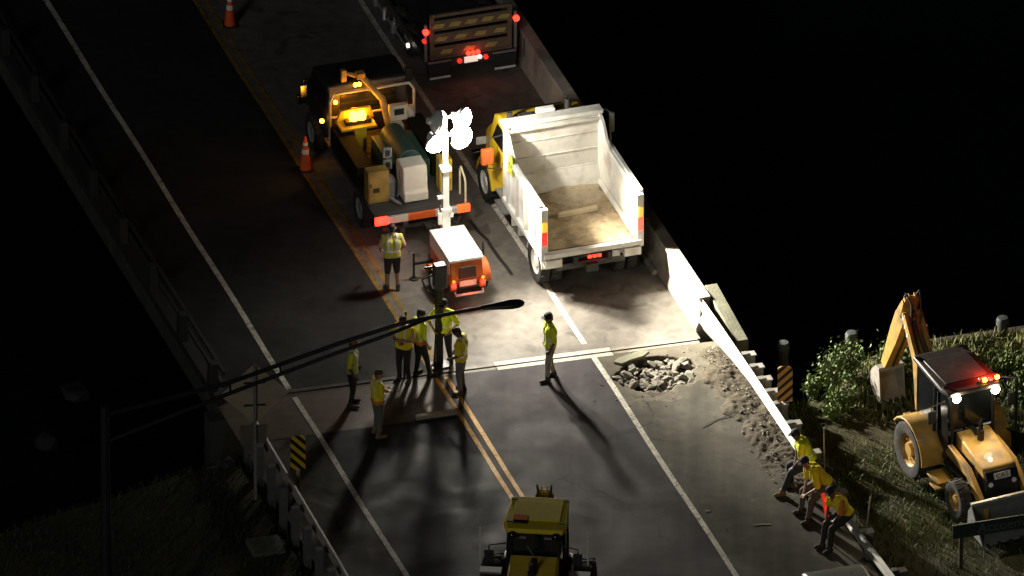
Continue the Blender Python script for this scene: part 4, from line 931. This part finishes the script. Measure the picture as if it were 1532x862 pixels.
# pilings and low bulkhead wall on the right waterside
pale_cap = mat('pile_cap', (.045, .05, .052), .7, 0, .15, 5)
for px, py, lb in ((1274, 497, 'grey capped timber piling left of the raised backhoe boom'), (1380, 487, 'grey capped timber piling right of the raised backhoe boom'), (1500, 475, 'tall grey capped timber piling at the right edge above the weeds'), (1172, 512, 'dim capped timber piling above the orange hazard marker')):
    q = P(px, py, .15); r = empty('piling', (q.x, q.y, -.40), 0, lb, 'piling', 'mooring pilings along the dark waterside')
    MB().cone((0, 0, -4.6), (0, 0, .44), .145, .125, 14).build('pile', darkwood, r); mb = MB(); mb.lathe([(.15, .36), (.15, .50), (.12, .55), (.001, .56)], (0, 0, 0), 'z', 14); mb.build('cap', pale_cap, r)
q0, q1 = P(1390, 522, -.9), P(1545, 500, -.9)
dv = q1-q0; r = empty('bulkhead_wall', (q0.x, q0.y, 0), math.atan2(dv.y, dv.x), 'low dim timber bulkhead along the water behind the weeds', 'low wall')
mb = MB()
for k in range(13): mb.box((k*.24, 0, -2.6+.03*math.sin(k*5)), (.225, .08, 3.6))
mb.build('sheeting', darkwood, r, .006); MB().box((1.4, -.02, -.76), (3.2, .28, .12)).build('cap_rail', darkwood, r, .01)

# ------------------------------------------------------------------ rubble in the hole
protos = []
for k in range(7):
    me = rock_mesh(100+k, (1, .8, .55), 14); me.materials.append(rubble_m); protos.append(me)
rr = random.Random(5); placed = []
tries = 0
while len(placed) < 110 and tries < 9000:
    tries += 1
    a = HA+rr.uniform(-.85, .85); b = HB+rr.uniform(-1.15, 1.15)
    if hole_depth(np.array([a]), np.array([b]))[0] < .93: continue
    s_ = rr.choice((.07, .09, .11, .14, .18))
    if any((a-x)**2+(b-y)**2 < (.46*(s_+t))**2 for x, y, t in placed): continue
    placed.append((a, b, s_))
    o = bpy.data.objects.new('broken_concrete', protos[rr.randrange(7)]); C.objects.link(o)
    o.location = R(a, b, -.19+s_*.45+rr.uniform(0, .10)); o.scale = (s_*rr.uniform(.9, 1.35), s_, s_); o.rotation_euler = (rr.uniform(-.5, .5), rr.uniform(-.5, .5), rr.uniform(0, 6.3))
    tag(o, 'jagged chunk of broken concrete heaped in the road hole', 'rubble', 'broken concrete in the road hole')
# lifted slab of surfacing at the hole's far rim
flap = mat('surfacing_flap', (.17, .165, .105), .85, 0, .25, 5, .4)
mb = MB(); pts = [P(x, y) for x, y in ((918, 544), (926, 539), (945, 535), (960, 531), (972, 533), (962, 539), (946, 542), (930, 547))]; c = sum(pts, Vector())/len(pts)
mb.prism([(p.x-c.x, p.y-c.y) for p in pts], 0, .07, 'z'); o = mb.build('surfacing_slab', flap, None, .01); o.location = c+Vector((0, 0, .03)); o.rotation_euler = (rad(7), rad(-3), 0); tag(o, 'lifted greenish slab of road surfacing on the far rim of the hole', 'slab')
# spilled dirt along the guardrail
def dirtf(aa, bb):
    t = np.clip((-3.9-aa)/7.5, 0, 1); wdt = .36+.36*np.sin(np.clip(t, 0, 1)*math.pi*.85+.35)
    inn = (1-hole_depth(aa, bb))*sstep((bb-(3.62-wdt)+(fbm(aa*1.7, bb*1.7, 9)-.45)*.9)/.4)*sstep((-3.95-aa)/.5)*sstep((aa+12.0)/1.2)*sstep((4.35-bb)/.3)
    return RN(aa, bb, -.03-.45*(1-sstep(inn*5))+inn*(.02+.10*fbm(aa*3.2, bb*3.2, 11)+.05*vnoise(aa*11, bb*11, 2)+.03*vnoise(aa*23, bb*23, 3)))
o = grid('dirt_spill', np.linspace(-12, -3.8, 170), np.linspace(2.2, 4.35, 60), dirtf, dirt_m); tag(o, 'loose brown dirt spilled along the foot of the right guardrail', 'dirt', kind='stuff')
mb = MB(); rr = random.Random(9)
pv, pf = [], []
for k in range(330):
    a = rr.uniform(-11.5, -4.0); b = 3.45+rr.gauss(0, .30)
    if not (1.9 < b < 4.2): continue
    me = protos[rr.randrange(7)]; s_ = rr.choice((.012, .016, .02, .025, .04)) * (1.3 if rr.random() < .08 else 1)
    Mx = Matrix.Translation(R(a, b, .03+.10*max(0, min(1, (b-3.0)/.5)))) @ Matrix.Rotation(rr.uniform(0, 6), 4, 'Z') @ Matrix.Scale(s_, 4)
    n0 = len(pv); pv += [tuple(Mx @ v.co) for v in me.vertices]; pf += [tuple(i+n0 for i in p.vertices) for p in me.polygons]
for k in range(110):
    a = HA+rr.gauss(0, .8); b = HB+rr.gauss(0, .9)
    if hole_depth(np.array([a]), np.array([b]))[0] > .02 or b > 3.4 or a > -3.7: continue
    me = protos[rr.randrange(7)]; s_ = rr.choice((.01, .014, .02, .03))
    Mx = Matrix.Translation(R(a, b, s_*.4)) @ Matrix.Rotation(rr.uniform(0, 6), 4, 'Z') @ Matrix.Scale(s_, 4)
    n0 = len(pv); pv += [tuple(Mx @ v.co) for v in me.vertices]; pf += [tuple(i+n0 for i in p.vertices) for p in me.polygons]
me = bpy.data.meshes.new('loose_gravel'); me.from_pydata(pv, [], pf); me.materials.append(rubble_m); o = bpy.data.objects.new('loose_gravel', me); C.objects.link(o)
tag(o, 'loose gravel and crumbs scattered round the hole and along the guardrail', 'gravel', kind='stuff')

# ------------------------------------------------------------------ vegetation
def leafmat(name, col, var=.4):
    return mat(name, col, .7, 0, var, 1.6)
grass_m = leafmat('grass_blades', (.12, .155, .032)); dgrass_m = leafmat('shaded_grass_blades', (.035, .045, .014)); leaf_m = leafmat('shrub_leaves', (.095, .145, .03)); weed_m = leafmat('weed_leaves', (.14, .15, .045)); stem_m = mat('stems', (.10, .075, .04), .8)  # the darker blades carry the left bank's shade in their colour
def blades(name, n, region, hgt, wid, m, label, cat, seed, lean=.5, dens=None):
    rs = np.random.RandomState(seed)
    a = rs.uniform(region[0], region[1], n); b = rs.uniform(region[2], region[3], n)
    keep = np.ones(n, bool)
    if dens is not None: keep = rs.rand(n) < dens(a, b)
    keep &= (b > 4.05) | (b < -8.35)
    a, b = a[keep], b[keep]; n = len(a)
    z = terr_z(a, b); ok = z > -3.6; a, b, z = a[ok], b[ok], z[ok]; n = len(a)
    base = RN(a, b, z); th = rs.uniform(0, 2*np.pi, n); h = hgt*rs.uniform(.5, 1.3, n)*(.6+.8*fbm(a*1.1, b*1.1, 21)); w_ = wid*rs.uniform(.6, 1.3, n)
    dx = np.stack([np.cos(th)*w_/2, np.sin(th)*w_/2, 0*th], -1); ph = rs.uniform(0, 2*np.pi, n); ln = lean*h*rs.uniform(.2, 1, n)
    up1 = np.stack([np.cos(ph)*ln*.35, np.sin(ph)*ln*.35, h*.6], -1); up2 = np.stack([np.cos(ph)*ln, np.sin(ph)*ln, h], -1)
    V = np.stack([base-dx, base+dx, base+up1+dx*.7, base+up1-dx*.7, base+up2], 1).reshape(-1, 3)
    F = []
    for i in range(n): k = 5*i; F.append((k, k+1, k+2, k+3)); F.append((k+3, k+2, k+4))
    me = bpy.data.meshes.new(name); me.from_pydata(V.tolist(), [], F); me.materials.append(m); o = bpy.data.objects.new(name, me); C.objects.link(o)
    return tag(o, label, cat, kind='stuff')
blades('grass', 46000, (-19, -5.8, 4.05, 17), .15, .020, grass_m, 'short rough grass covering the right bank around the backhoe', 'grass', 1, .9, lambda a, b: np.clip((fbm(a*.8, b*.8, 31)-.25)*3.2, .1, 1))
blades('grass', 12000, (-19, -5.0, -17, -8.35), .16, .022, dgrass_m, 'short grass coloured for shade covering the left bank', 'grass', 2, .9)
blades('tall_weeds', 7000, (-8.6, -5.0, 6.0, 16.5), .20, .04, weed_m, 'low ragged weeds growing along the top of the right bank', 'weeds', 3, .6, lambda a, b: np.clip((fbm(a*1.2, b*1.2, 41)-.2)*3, 0, 1))
def shrub(loc, w_, h, n, seed, label, m, ls=.09):
    r = empty('shrub', loc, 0, label, 'shrub', 'shrubs on the right bank edge')
    rs = np.random.RandomState(seed); mb = MB(); lv = MB()
    tips = []
    for k in range(9):
        t = rs.uniform(0, 2*math.pi); q = rs.uniform(.15, .5)*w_; e = Vector((math.cos(t)*q, math.sin(t)*q, h*rs.uniform(.55, 1.0)))
        mb.tube([(0, 0, -.1), e*.5+Vector((0, 0, h*.12)), e], [.02, .014, .006], 5); tips.append(e)
    mb.build('stems', stem_m, r)
    V, F = [], []
    for k in range(n):
        e = tips[rs.randint(9)]; f = rs.beta(2.2, 1.2); p = e*f+Vector(rs.normal(0, .085*w_+.03, 3)); p.z = max(.03, p.z)
        d = Vector(rs.normal(0, 1, 3)).normalized(); u = d.orthogonal().normalized(); v = d.cross(u); s_ = ls*rs.uniform(.6, 1.35)
        n0 = len(V); V += [p-u*s_*.5, p+v*s_*.32, p+u*s_*.5+d*s_*.1, p-v*s_*.32]; F.append((n0, n0+1, n0+2, n0+3))
    lv.add(V, F); lv.build('foliage', m, r)
    return r
def bank(px, py): return gz(px, py)
SH = [(1252, 588, .9, .95, 'leafy shrub nearest the bridge end'), (1272, 566, 1.1, 1.0, 'bright leafy shrub left of the digging bucket'), (1262, 612, .7, .5, 'low shrub in front of the bright shrub by the bank edge'), (1342, 560, 1.0, .8, 'shrub seen between the backhoe boom and stick'),
      (1245, 625, .5, .35, 'small low shrub right of the orange hazard marker'), (1395, 565, .8, .55, 'shrub behind the backhoe boom base'), (1455, 562, .7, .5, 'shrub behind the cab roof of the backhoe'), (1515, 566, .9, .6, 'shrub right of the backhoe cab at the picture edge'), (1526, 600, .8, .55, 'low leafy shrub lowest at the right edge'), (1215, 600, .5, .6, 'dim shrub between hazard marker and bright shrubs')]
for k, (px, py, ww, hh, lb) in enumerate(SH):
    shrub(bank(px, py), ww, hh, int(900*ww), 50+k, lb, leaf_m if k not in (5, 6) else weed_m)

# ================================================================== PEOPLE
skin_m = mat('skin', (.36, .20, .13), .55, 0, .1, 6); skin_d = mat('dark_skin', (.12, .065, .042), .55, 0, .1, 6)
hair_m = mat('dark_hair', (.014, .011, .009), .7, 0, .2, 20); eye_m = mat('eye', (.02, .015, .012), .3)
boot_m = mat('boots', (.05, .038, .026), .7, 0, .2, 8); tan_boot = mat('tan_boots', (.20, .12, .05), .75, 0, .2, 8)
navy = mat('navy_cloth', (.028, .03, .042), .9, 0, .2, 10, .2); khaki = mat('khaki_cloth', (.34, .30, .24), .9, 0, .15, 10, .2); olive = mat('grey_green_cloth', (.12, .125, .10), .9, 0, .2, 10, .2)
greyc = mat('grey_cloth', (.17, .155, .15), .9, 0, .2, 10, .2); darkc = mat('dark_cloth', (.03, .027, .027), .9, 0, .2, 10, .2); brownc = mat('brown_cloth', (.12, .085, .06), .9, 0, .2, 10, .2)
lime = mat('lime_vest', (.74, .84, .04), .8, 0, .1, 12); vyel = mat('yellow_vest', (.88, .70, .02), .8, 0, .1, 12); vora = mat('orange_vest', (.72, .20, .03), .8, 0, .1, 12)
band = mat('silver_band', (.82, .82, .76), .5, 0, .06, 9); cream_s = mat('peach_shirt', (.60, .38, .20), .85, 0, .1, 10)
def cap_mesh(p0, r0, p1, r1, n=12, k=4):
    p0, p1 = Vector(p0), Vector(p1); d = p1-p0
    if d.length < 1e-6: d = Vector((0, 0, 1e-4))
    dn = d.normalized(); u = dn.orthogonal().normalized(); v = dn.cross(u); rows = []
    for i in range(k+1): t = math.pi/2*(i/k-1); rows.append((p0+dn*math.sin(t)*r0, max(1e-4, math.cos(t)*r0)))
    for i in range(k+1): t = math.pi/2*i/k; rows.append((p1+dn*math.sin(t)*r1, max(1e-4, math.cos(t)*r1)))
    vs = []; fs = []
    for c, r_ in rows: vs += [c+(u*math.cos(2*math.pi*j/n)+v*math.sin(2*math.pi*j/n))*r_ for j in range(n)]
    for i in range(len(rows)-1):
        for j in range(n): fs.append((i*n+j, i*n+(j+1) % n, (i+1)*n+(j+1) % n, (i+1)*n+j))
    fs.append(tuple(range(n))[::-1]); fs.append(tuple(range((len(rows)-1)*n, len(rows)*n)))
    return vs, fs
STAND = dict(hip=(0, 0, .95), kneeL=(-.11, .03, .50), kneeR=(.11, .03, .50), ankL=(-.13, -.02, .09), ankR=(.13, -.02, .09), chest=(0, .0, 1.30), neck=(0, .01, 1.49), head=(0, .04, 1.645),
             elbL=(-.27, -.04, 1.15), elbR=(.27, -.04, 1.15), wriL=(-.27, .08, .92), wriR=(.27, .08, .92), toeL=None, toeR=None, look=(0, 1, 0))
def person(loc, rz, label, pose=None, trousers=navy, shirt=lime, vest=lime, sk=skin_m, boots=boot_m, hair=hair_m, sleeve=.55, bands='waist', hem=None, helmet=None, bulk=1.0, scale=1.0, shorts=False, group=None):
    J = dict(STAND); J.update(pose or {}); J = {k: (Vector(v) if v is not None else None) for k, v in J.items()}
    caps = []      # (region, p0, r0, p1, r1)
    hip, ch, nk, hd = J['hip'], J['chest'], J['neck'], J['head']
    side = Vector((1, 0, 0)); up = (nk-hip).normalized(); fwd = up.cross(side).normalized()*-1
    fwd = side.cross(up)*-1
    fwd = up.cross(side)
    for s_ in (-1, 1):
        S_ = 'L' if s_ < 0 else 'R'
        hj = hip+side*s_*.095-up*.03; kn, an = J['knee'+S_], J['ank'+S_]
        caps.append(('thigh', hj, .098, kn, .064)); caps.append(('calf', kn, .062, an+(kn-an)*.12, .045))
        if shorts: caps[-1] = ('bare', kn, .058, an+(kn-an)*.12, .043)
        toe = J['toe'+S_] or an+Vector((s_*.03, .17, -.045))
        heel = an+Vector((0, -.04, -.045)); caps.append(('boot', an+Vector((0, 0, .04)), .052, heel+Vector((0, .02, 0)), .045)); caps.append(('boot', heel, .042, toe, .034))
        sh = ch+side*s_*.185+up*.13; el, wr = J['elb'+S_], J['wri'+S_]
        m_ = sh+(el-sh)*sleeve*1.6 if sleeve < .62 else el
        caps.append(('sleeve', sh, .066, m_, .056)); caps.append(('skin', sh+(el-sh)*.5, .046, el, .041)) if sleeve < .62 else None
        if sleeve > .9: caps.append(('sleeve', el, .048, wr, .036))
        else: caps.append(('skin', el, .041, wr, .029))
        hdv = (wr-el).normalized(); pal = wr+hdv*.075; wd = hdv.orthogonal().normalized(); 
        wd = (fwd-hdv*fwd.dot(hdv)).normalized() if abs(fwd.dot(hdv)) < .95 else (up-hdv*up.dot(hdv)).normalized(); nrm = hdv.cross(wd)*s_
        caps.append(('skin', wr, .027, pal-wd*.018, .024)); caps.append(('skin', wr, .027, pal+wd*.020, .024))
        for f, (off, ln) in enumerate(((-.030, .060), (-.010, .075), (.011, .080), (.031, .072))):
            b0 = pal+wd*off; b1 = b0+hdv*ln*.55-nrm*.008; b2 = b1+hdv*ln*.35-nrm*.028
            caps.append(('skin', b0, .0115, b1, .0105)); caps.append(('skin', b1, .0105, b2, .0095))
        tb = wr+hdv*.03+wd*.026; caps.append(('skin', tb, .013, tb+wd*.035+hdv*.035, .0115)); caps.append(('skin', tb+wd*.035+hdv*.035, .0115, tb+wd*.035+hdv*.07-nrm*.012, .010))
        # trunk columns
        caps.append(('torso', hip+side*s_*.075+up*.02, .115, hip+side*s_*.06+up*.18, .108)); caps.append(('torso', hip+side*s_*.06+up*.18, .108, ch+side*s_*.085+up*.02, .125)); caps.append(('torso', ch+side*s_*.085+up*.02, .122, ch+side*s_*.11+up*.11, .085)); caps.append(('torso', ch+side*s_*.05+up*.16, .07, ch+side*s_*.17+up*.125, .06))
    caps.append(('seatcloth', hip-side*.06-up*.03, .118, hip+side*.06-up*.03, .118))
    caps.append(('skin', ch+up*.14, .062, nk+up*.05, .054))
    lk = J['look'].normalized(); hz = (hd-nk).normalized(); hr = lk.cross(hz).normalized(); lk = hz.cross(hr)
    caps += [('skin', hd+hz*.02-lk*.018, .090, hd+hz*.02+lk*.012, .086), ('skin', hd-hz*.03+lk*.02, .072, hd-hz*.075+lk*.045, .042), ('skin', hd+lk*.092-hz*.0, .012, hd+lk*.112-hz*.028, .014),
             ('skin', hd+hr*.086-hz*.01, .016, hd+hr*.088+hz*.02, .018), ('skin', hd-hr*.086-hz*.01, .016, hd-hr*.088+hz*.02, .018), ('skin', hd+lk*.078-hz*.062+hr*.014, .012, hd+lk*.078-hz*.062-hr*.014, .012),
             ('eye', hd+lk*.083+hr*.032, .011, hd+lk*.084+hr*.032, .011), ('eye', hd+lk*.083-hr*.032, .011, hd+lk*.084-hr*.032, .011),
             ('hair', hd+hz*.045-lk*.030, .090, hd+hz*.055+lk*.012, .082), ('hair', hd-lk*.05-hz*.02, .062, hd-lk*.04+hz*.04, .075)]
    fat = dict(thigh=1.16, calf=1.18, bare=1.05, sleeve=1.15, torso=1.10, seatcloth=1.08, boot=1.12)
    bk_ = lambda n_: fat[n_]*bulk if n_ in fat else 1
    caps = [(n_, p0, r0*bk_(n_), p1, r1*bk_(n_)) for n_, p0, r0, p1, r1 in caps]
    vs, fs = [], []
    for _, p0, r0, p1, r1 in caps:
        a, f = cap_mesh(p0, r0, p1, r1); n0 = len(vs); vs += a; fs += [tuple(i+n0 for i in q) for q in f]
    me = bpy.data.meshes.new('tmp'); me.from_pydata([tuple(v) for v in vs], [], fs); t = bpy.data.objects.new('tmp', me); C.objects.link(t)
    rm = t.modifiers.new('r', 'REMESH'); rm.mode = 'VOXEL'; rm.voxel_size = .0115; sm = t.modifiers.new('s', 'SMOOTH'); sm.factor = .5; sm.iterations = 3
    dg = bpy.context.evaluated_depsgraph_get(); bme = bpy.data.meshes.new_from_object(t.evaluated_get(dg)); bpy.data.objects.remove(t)
    n = len(bme.polygons); ctr = np.empty(n*3); bme.polygons.foreach_get('center', ctr); ctr = ctr.reshape(-1, 3)
    best = np.full(n, 1e9); reg = np.zeros(n, int)
    for i, (_, p0, r0, p1, r1) in enumerate(caps):
        a = np.array(p0); d = np.array(p1)-a; L2 = max(1e-9, d@d); q = np.clip(((ctr-a)@d)/L2, 0, 1)
        dist = np.linalg.norm(ctr-(a+q[:, None]*d), axis=1)-(r0+(r1-r0)*q); mk = dist < best; best[mk] = dist[mk]; reg[mk] = i
    names = np.array([c[0] for c in caps])[reg]
    slots = [trousers, shirt, sk, hair, boots, eye_m]
    mp = dict(thigh=0, calf=0, seatcloth=0, torso=1, sleeve=1, skin=2, bare=2, hair=3, boot=4, eye=5)
    mi = np.array([mp[k] for k in names], np.int32)
    upn = np.array(up); tt = (ctr-np.array(hip))@upn
    mi[(names == 'torso') & (tt < .06)] = 0
    for q in slots: bme.materials.append(q)
    bme.polygons.foreach_set('material_index', mi); bme.polygons.foreach_set('use_smooth', [True]*n)
    r = empty('person', loc, rz, label, 'person', group); r.scale = (scale,)*3
    body = bpy.data.objects.new('body', bme); C.objects.link(body); body.parent = r
    # vest: the torso's skin lifted off the body
    if vest:
        x = (ctr-np.array(hip))@np.array(side); f_ = (ctr-np.array(hip))@np.array(fwd)
        sel = ((names == 'torso') | ((names == 'seatcloth') & (tt > -.04)) | ((names == 'sleeve') & (tt > .34) & (abs(x) < .235))) & (tt > -.02) & ~((abs(x) < .07) & (tt > .50))
        sel |= (names == 'thigh') & (tt > -.02) & (np.linalg.norm(ctr-np.array(hip), axis=1) < .20)
        vidx = {}; V = []; F = []; FM = []
        nv = np.empty(len(bme.vertices)*3); bme.vertices.foreach_get('normal', nv); nv = nv.reshape(-1, 3)
        for i in np.nonzero(sel)[0]:
            f = []
            for v in bme.polygons[i].vertices:
                if v not in vidx:
                    vidx[v] = len(V); co = np.array(bme.vertices[v].co); V.append(tuple(co+nv[v]*.016))
                f.append(vidx[v])
            F.append(f); m_ = 0; h_ = tt[i]; ax_ = abs(x[i])
            if 'waist' in bands and .13 < h_ < .175: m_ = 1
            if 'double' in bands and (.20 < h_ < .25 or .09 < h_ < .135): m_ = 1
            if ('strap' in bands) and .075 < ax_ < .125 and h_ > .17: m_ = 1
            if hem and h_ < .075: m_ = 2
            FM.append(m_)
        vm = bpy.data.meshes.new('vest'); vm.from_pydata(V, [], F)
        for q in (vest, band, hem or vest): vm.materials.append(q)
        vm.polygons.foreach_set('material_index', FM); vm.polygons.foreach_set('use_smooth', [True]*len(F))
        vo = bpy.data.objects.new('vest', vm); C.objects.link(vo); vo.parent = r; so_ = vo.modifiers.new('s', 'SOLIDIFY'); so_.thickness = .008
    if helmet:
        mb = MB(); mb.lathe([(.135, .0), (.118, .015), (.116, .05), (.10, .10), (.06, .135), (.001, .145)], (0, 0, 0), 'z', 20)
        if helmet[1] == 'cap':
            mb = MB(); mb.lathe([(.105, .0), (.104, .05), (.085, .09), (.05, .108), (.001, .112)], (0, 0, 0), 'z', 18); mb.prism([(-.07, .07), (-.05, .17), (.05, .17), (.07, .07)], .0, .014, 'z')
        q = Matrix((hr, lk, hz)).transposed()
        c = hd+hz*.045-lk*.008
        for i in range(len(mb.v)): mb.v[i] = c+q @ mb.v[i]
        mb.build('hard_hat' if helmet[1] != 'cap' else 'cap', helmet[0], r)
    return r
dz = rad
capred = mat('rust_cap', (.28, .09, .04), .8); capdark = mat('dark_cap', (.018, .016, .016), .8); capw = mat('white_helmet', (.75, .73, .68), .4)
def folded(y=.2, z=1.18): return dict(elbL=(-.27, .02, 1.16), elbR=(.27, .02, 1.16), wriL=(.02, y+.03, z), wriR=(-.04, y+.06, z-.05))
person(P(587, 434), rad(8), 'worker in peach shirt, pale vest and dark shorts standing behind the utility truck', dict(elbL=(-.29, .02, 1.17), elbR=(.29, .02, 1.17), wriL=(-.25, .2, 1.0), wriR=(.25, .2, 1.0)), darkc, cream_s, mat('pale_yellow_vest', (.60, .55, .12), .8), bands='waist strap', shorts=True, sleeve=.5)
person(P(664, 546), rad(165), 'worker with dark trousers and lime vest half hidden behind the dark steel post', dict(elbL=(-.36, .05, 1.2), elbR=(.36, .05, 1.2), wriL=(-.2, .16, 1.02), wriR=(.2, .16, 1.02), kneeL=(-.13, .03, .5), kneeR=(.15, .03, .5), ankL=(-.18, 0, .09), ankR=(.2, 0, .09)), darkc, lime, lime, bands='waist', helmet=(capdark, 'cap'))
person(P(690, 588), rad(75), 'worker in yellow vest and grey trousers beside the yellow line looking down to the left', dict(head=(0, .10, 1.62), look=(0, 1, -.45), elbL=(-.25, -.02, 1.15), elbR=(.25, -.02, 1.15), wriL=(-.22, .17, 1.02), wriR=(.22, .15, 1.0)), greyc, vyel, vyel, skin_d, bands='double strap')
person(P(823, 567), rad(105), 'worker in bright lime vest and khaki trousers standing alone near the joint', dict(kneeL=(-.10, .08, .5), ankL=(-.12, .10, .09), kneeR=(.11, -.02, .5), ankR=(.13, -.12, .09), elbR=(.28, -.08, 1.15), wriR=(.27, .02, .90), look=(.2, 1, -.1)), khaki, lime, lime, skin_d, bands='double', sleeve=.6, helmet=(capdark, 'cap'))
person(P(527, 606), rad(-95), 'worker in a rust coloured cap and lime vest leftmost on the dark lane', dict(elbL=(-.28, -.02, 1.18), wriL=(-.24, .1, .95)), darkc, lime, mat('pale_lime_vest', (.55, .60, .22), .8), skin_d, bands='strap', helmet=(capred, 'cap'))
person(P(565, 652), rad(-70), 'bareheaded worker in yellow vest with orange hem, arms folded, on the dark lane', folded(), olive, vyel, vyel, hair=mat('brown_hair', (.07, .045, .03), .8), boots=tan_boot, hem=vora, bands='strap')
person(P(604, 570), rad(150), 'worker in peach shirt behind the yellow line left of the orange vested one', folded(.18, 1.2), darkc, cream_s, vyel, bands='strap', sleeve=.5)
hw = person(P(628, 563), rad(-60), 'worker in lime vest with orange lower part beside the dark steel post', dict(wriL=(-.26, .2, 1.1), elbL=(-.28, -.02, 1.15), kneeR=(.12, .12, .5), ankR=(.12, .2, .09)), darkc, lime, lime, hem=vora, bands='waist strap', helmet=(capdark, 'cap'))
o = MB().cyl((0, 0, 0), (.03, .05, 1.75), .028, 8).build('digging_bar', black, None); o.location = P(604, 562)+Vector((.02, -.08, 0)); tag(o, 'long dark digging bar upright between two workers on the left', 'digging bar')
# seated workers on the right guardrail
def seat_pose(lean=.12, hands=None, spread=.13, look=(0, 1, -.2), reach=.55, legs=0.0):
    h = Vector((0, .02, .86)); ch = h+Vector((0, lean, .33)); nk = h+Vector((0, lean*1.8, .50)); hd = nk+Vector((0, .06, .15))
    d = dict(hip=h, chest=ch, neck=nk, head=hd, kneeL=(-spread, .44, .74), kneeR=(spread, .42, .72), ankL=(-spread-.02, .44+.14, .30), ankR=(spread+.03, reach, .30), elbL=(-.26, lean+.12, 1.0), elbR=(.26, lean+.12, 1.0), wriL=(-.10, .42, .92), wriR=(.10, .42, .90), look=look)
    d['ankL'] = (-spread-.03, .60+legs, .095); d['ankR'] = (spread+.04, .52-legs, .095); d['kneeL'] = (-spread-.04, .50, .60); d['kneeR'] = (spread+.04, .47, .60)
    if hands: d.update(hands)
    return d
def on_rail(a, b=3.70): return R(a, b, 0)
person(on_rail(-11.05), PHI+rad(90)-rad(8), 'seated worker in yellow vest and navy trousers farthest along the right guardrail', seat_pose(.16, dict(wriL=(-.12, .44, .72), wriR=(.06, .34, .80)), legs=.10, look=(.3, 1, -.1)), navy, vyel, lime, skin_d, tan_boot, bands='waist', helmet=(capdark, 'cap'), bulk=1.18)
person(on_rail(-12.15), PHI+rad(90)+rad(10), 'seated worker in yellow vest leaning forward in the middle of the three on the guardrail', seat_pose(.27, dict(wriL=(-.05, .55, .66), wriR=(.08, .54, .64), elbL=(-.27, .36, .90), elbR=(.27, .36, .90)), spread=.20, look=(0, 1, -.6)), brownc, vyel, vyel, sk=skin_m, bands='none', helmet=(capdark, 'cap'), bulk=1.22)
person(on_rail(-13.6), PHI+rad(90)+rad(16), 'seated worker in orange and yellow vest with a red paddle nearest on the guardrail', seat_pose(.20, dict(wriL=(-.16, .40, .86), wriR=(.14, .46, .70)), spread=.10, legs=-.05, look=(-.4, 1, -.2)), darkc, vora, vyel, skin_d, bands='none', hem=None, helmet=(capdark, 'cap'), bulk=1.18)
q = R(-13.4, 3.28)
r = empty('stop_paddle', q, PHI+rad(20), 'narrow red paddle sign leaning against the nearest seated worker', 'paddle sign')
MB().box((.0, 0, .78), (.10, .03, .95), (rad(-16), 0, 0)).build('panel', mat('glowing_red_paddle', (.62, .05, .03), .45, emit=(1, .05, .02), es=.35), r, .008)  # panel glows faintly on its own so it looks lit
for k in range(4): MB().sphere((0, -.04+(.45+k*.2-.78)*.28, .5+k*.2), .03, 6).build('reflector', red_dim, r)  # reflectors glow by themselves too
MB().box((.0, -.19, .22), (.04, .03, .46), (rad(-16), 0, 0)).build('handle', redp, r)
def shovel(loc, rz, label, tilt):
    r = empty('shovel', loc, rz, label, 'shovel', 'shovels by the seated workers'); r.rotation_euler = (tilt, 0, rz)
    MB().cyl((0, 0, .25), (0, 0, 1.55), .018, 8).build('shaft', mat('ash_handle', (.45, .38, .28), .7), r)
    mb = MB(); mb.prism([(-.11, .0), (.11, .0), (.11, .24), (.04, .30), (-.04, .30), (-.11, .24)], -.008, .008, 'y'); mb.build('blade', steel, r)
    mb = MB(); mb.tube([(0, 0, 1.5), (-.06, 0, 1.6), (-.06, 0, 1.66), (.06, 0, 1.66), (.06, 0, 1.6), (0, 0, 1.5)], .012, 6); mb.build('grip', blackpl, r)
shovel(R(-10.9, 4.1, -.1), PHI, 'long shovel upright behind the farthest seated worker', rad(-4))
shovel(R(-13.7, 4.1, -.1), PHI+.3, 'long shovel leaning behind the nearest seated worker', rad(10))
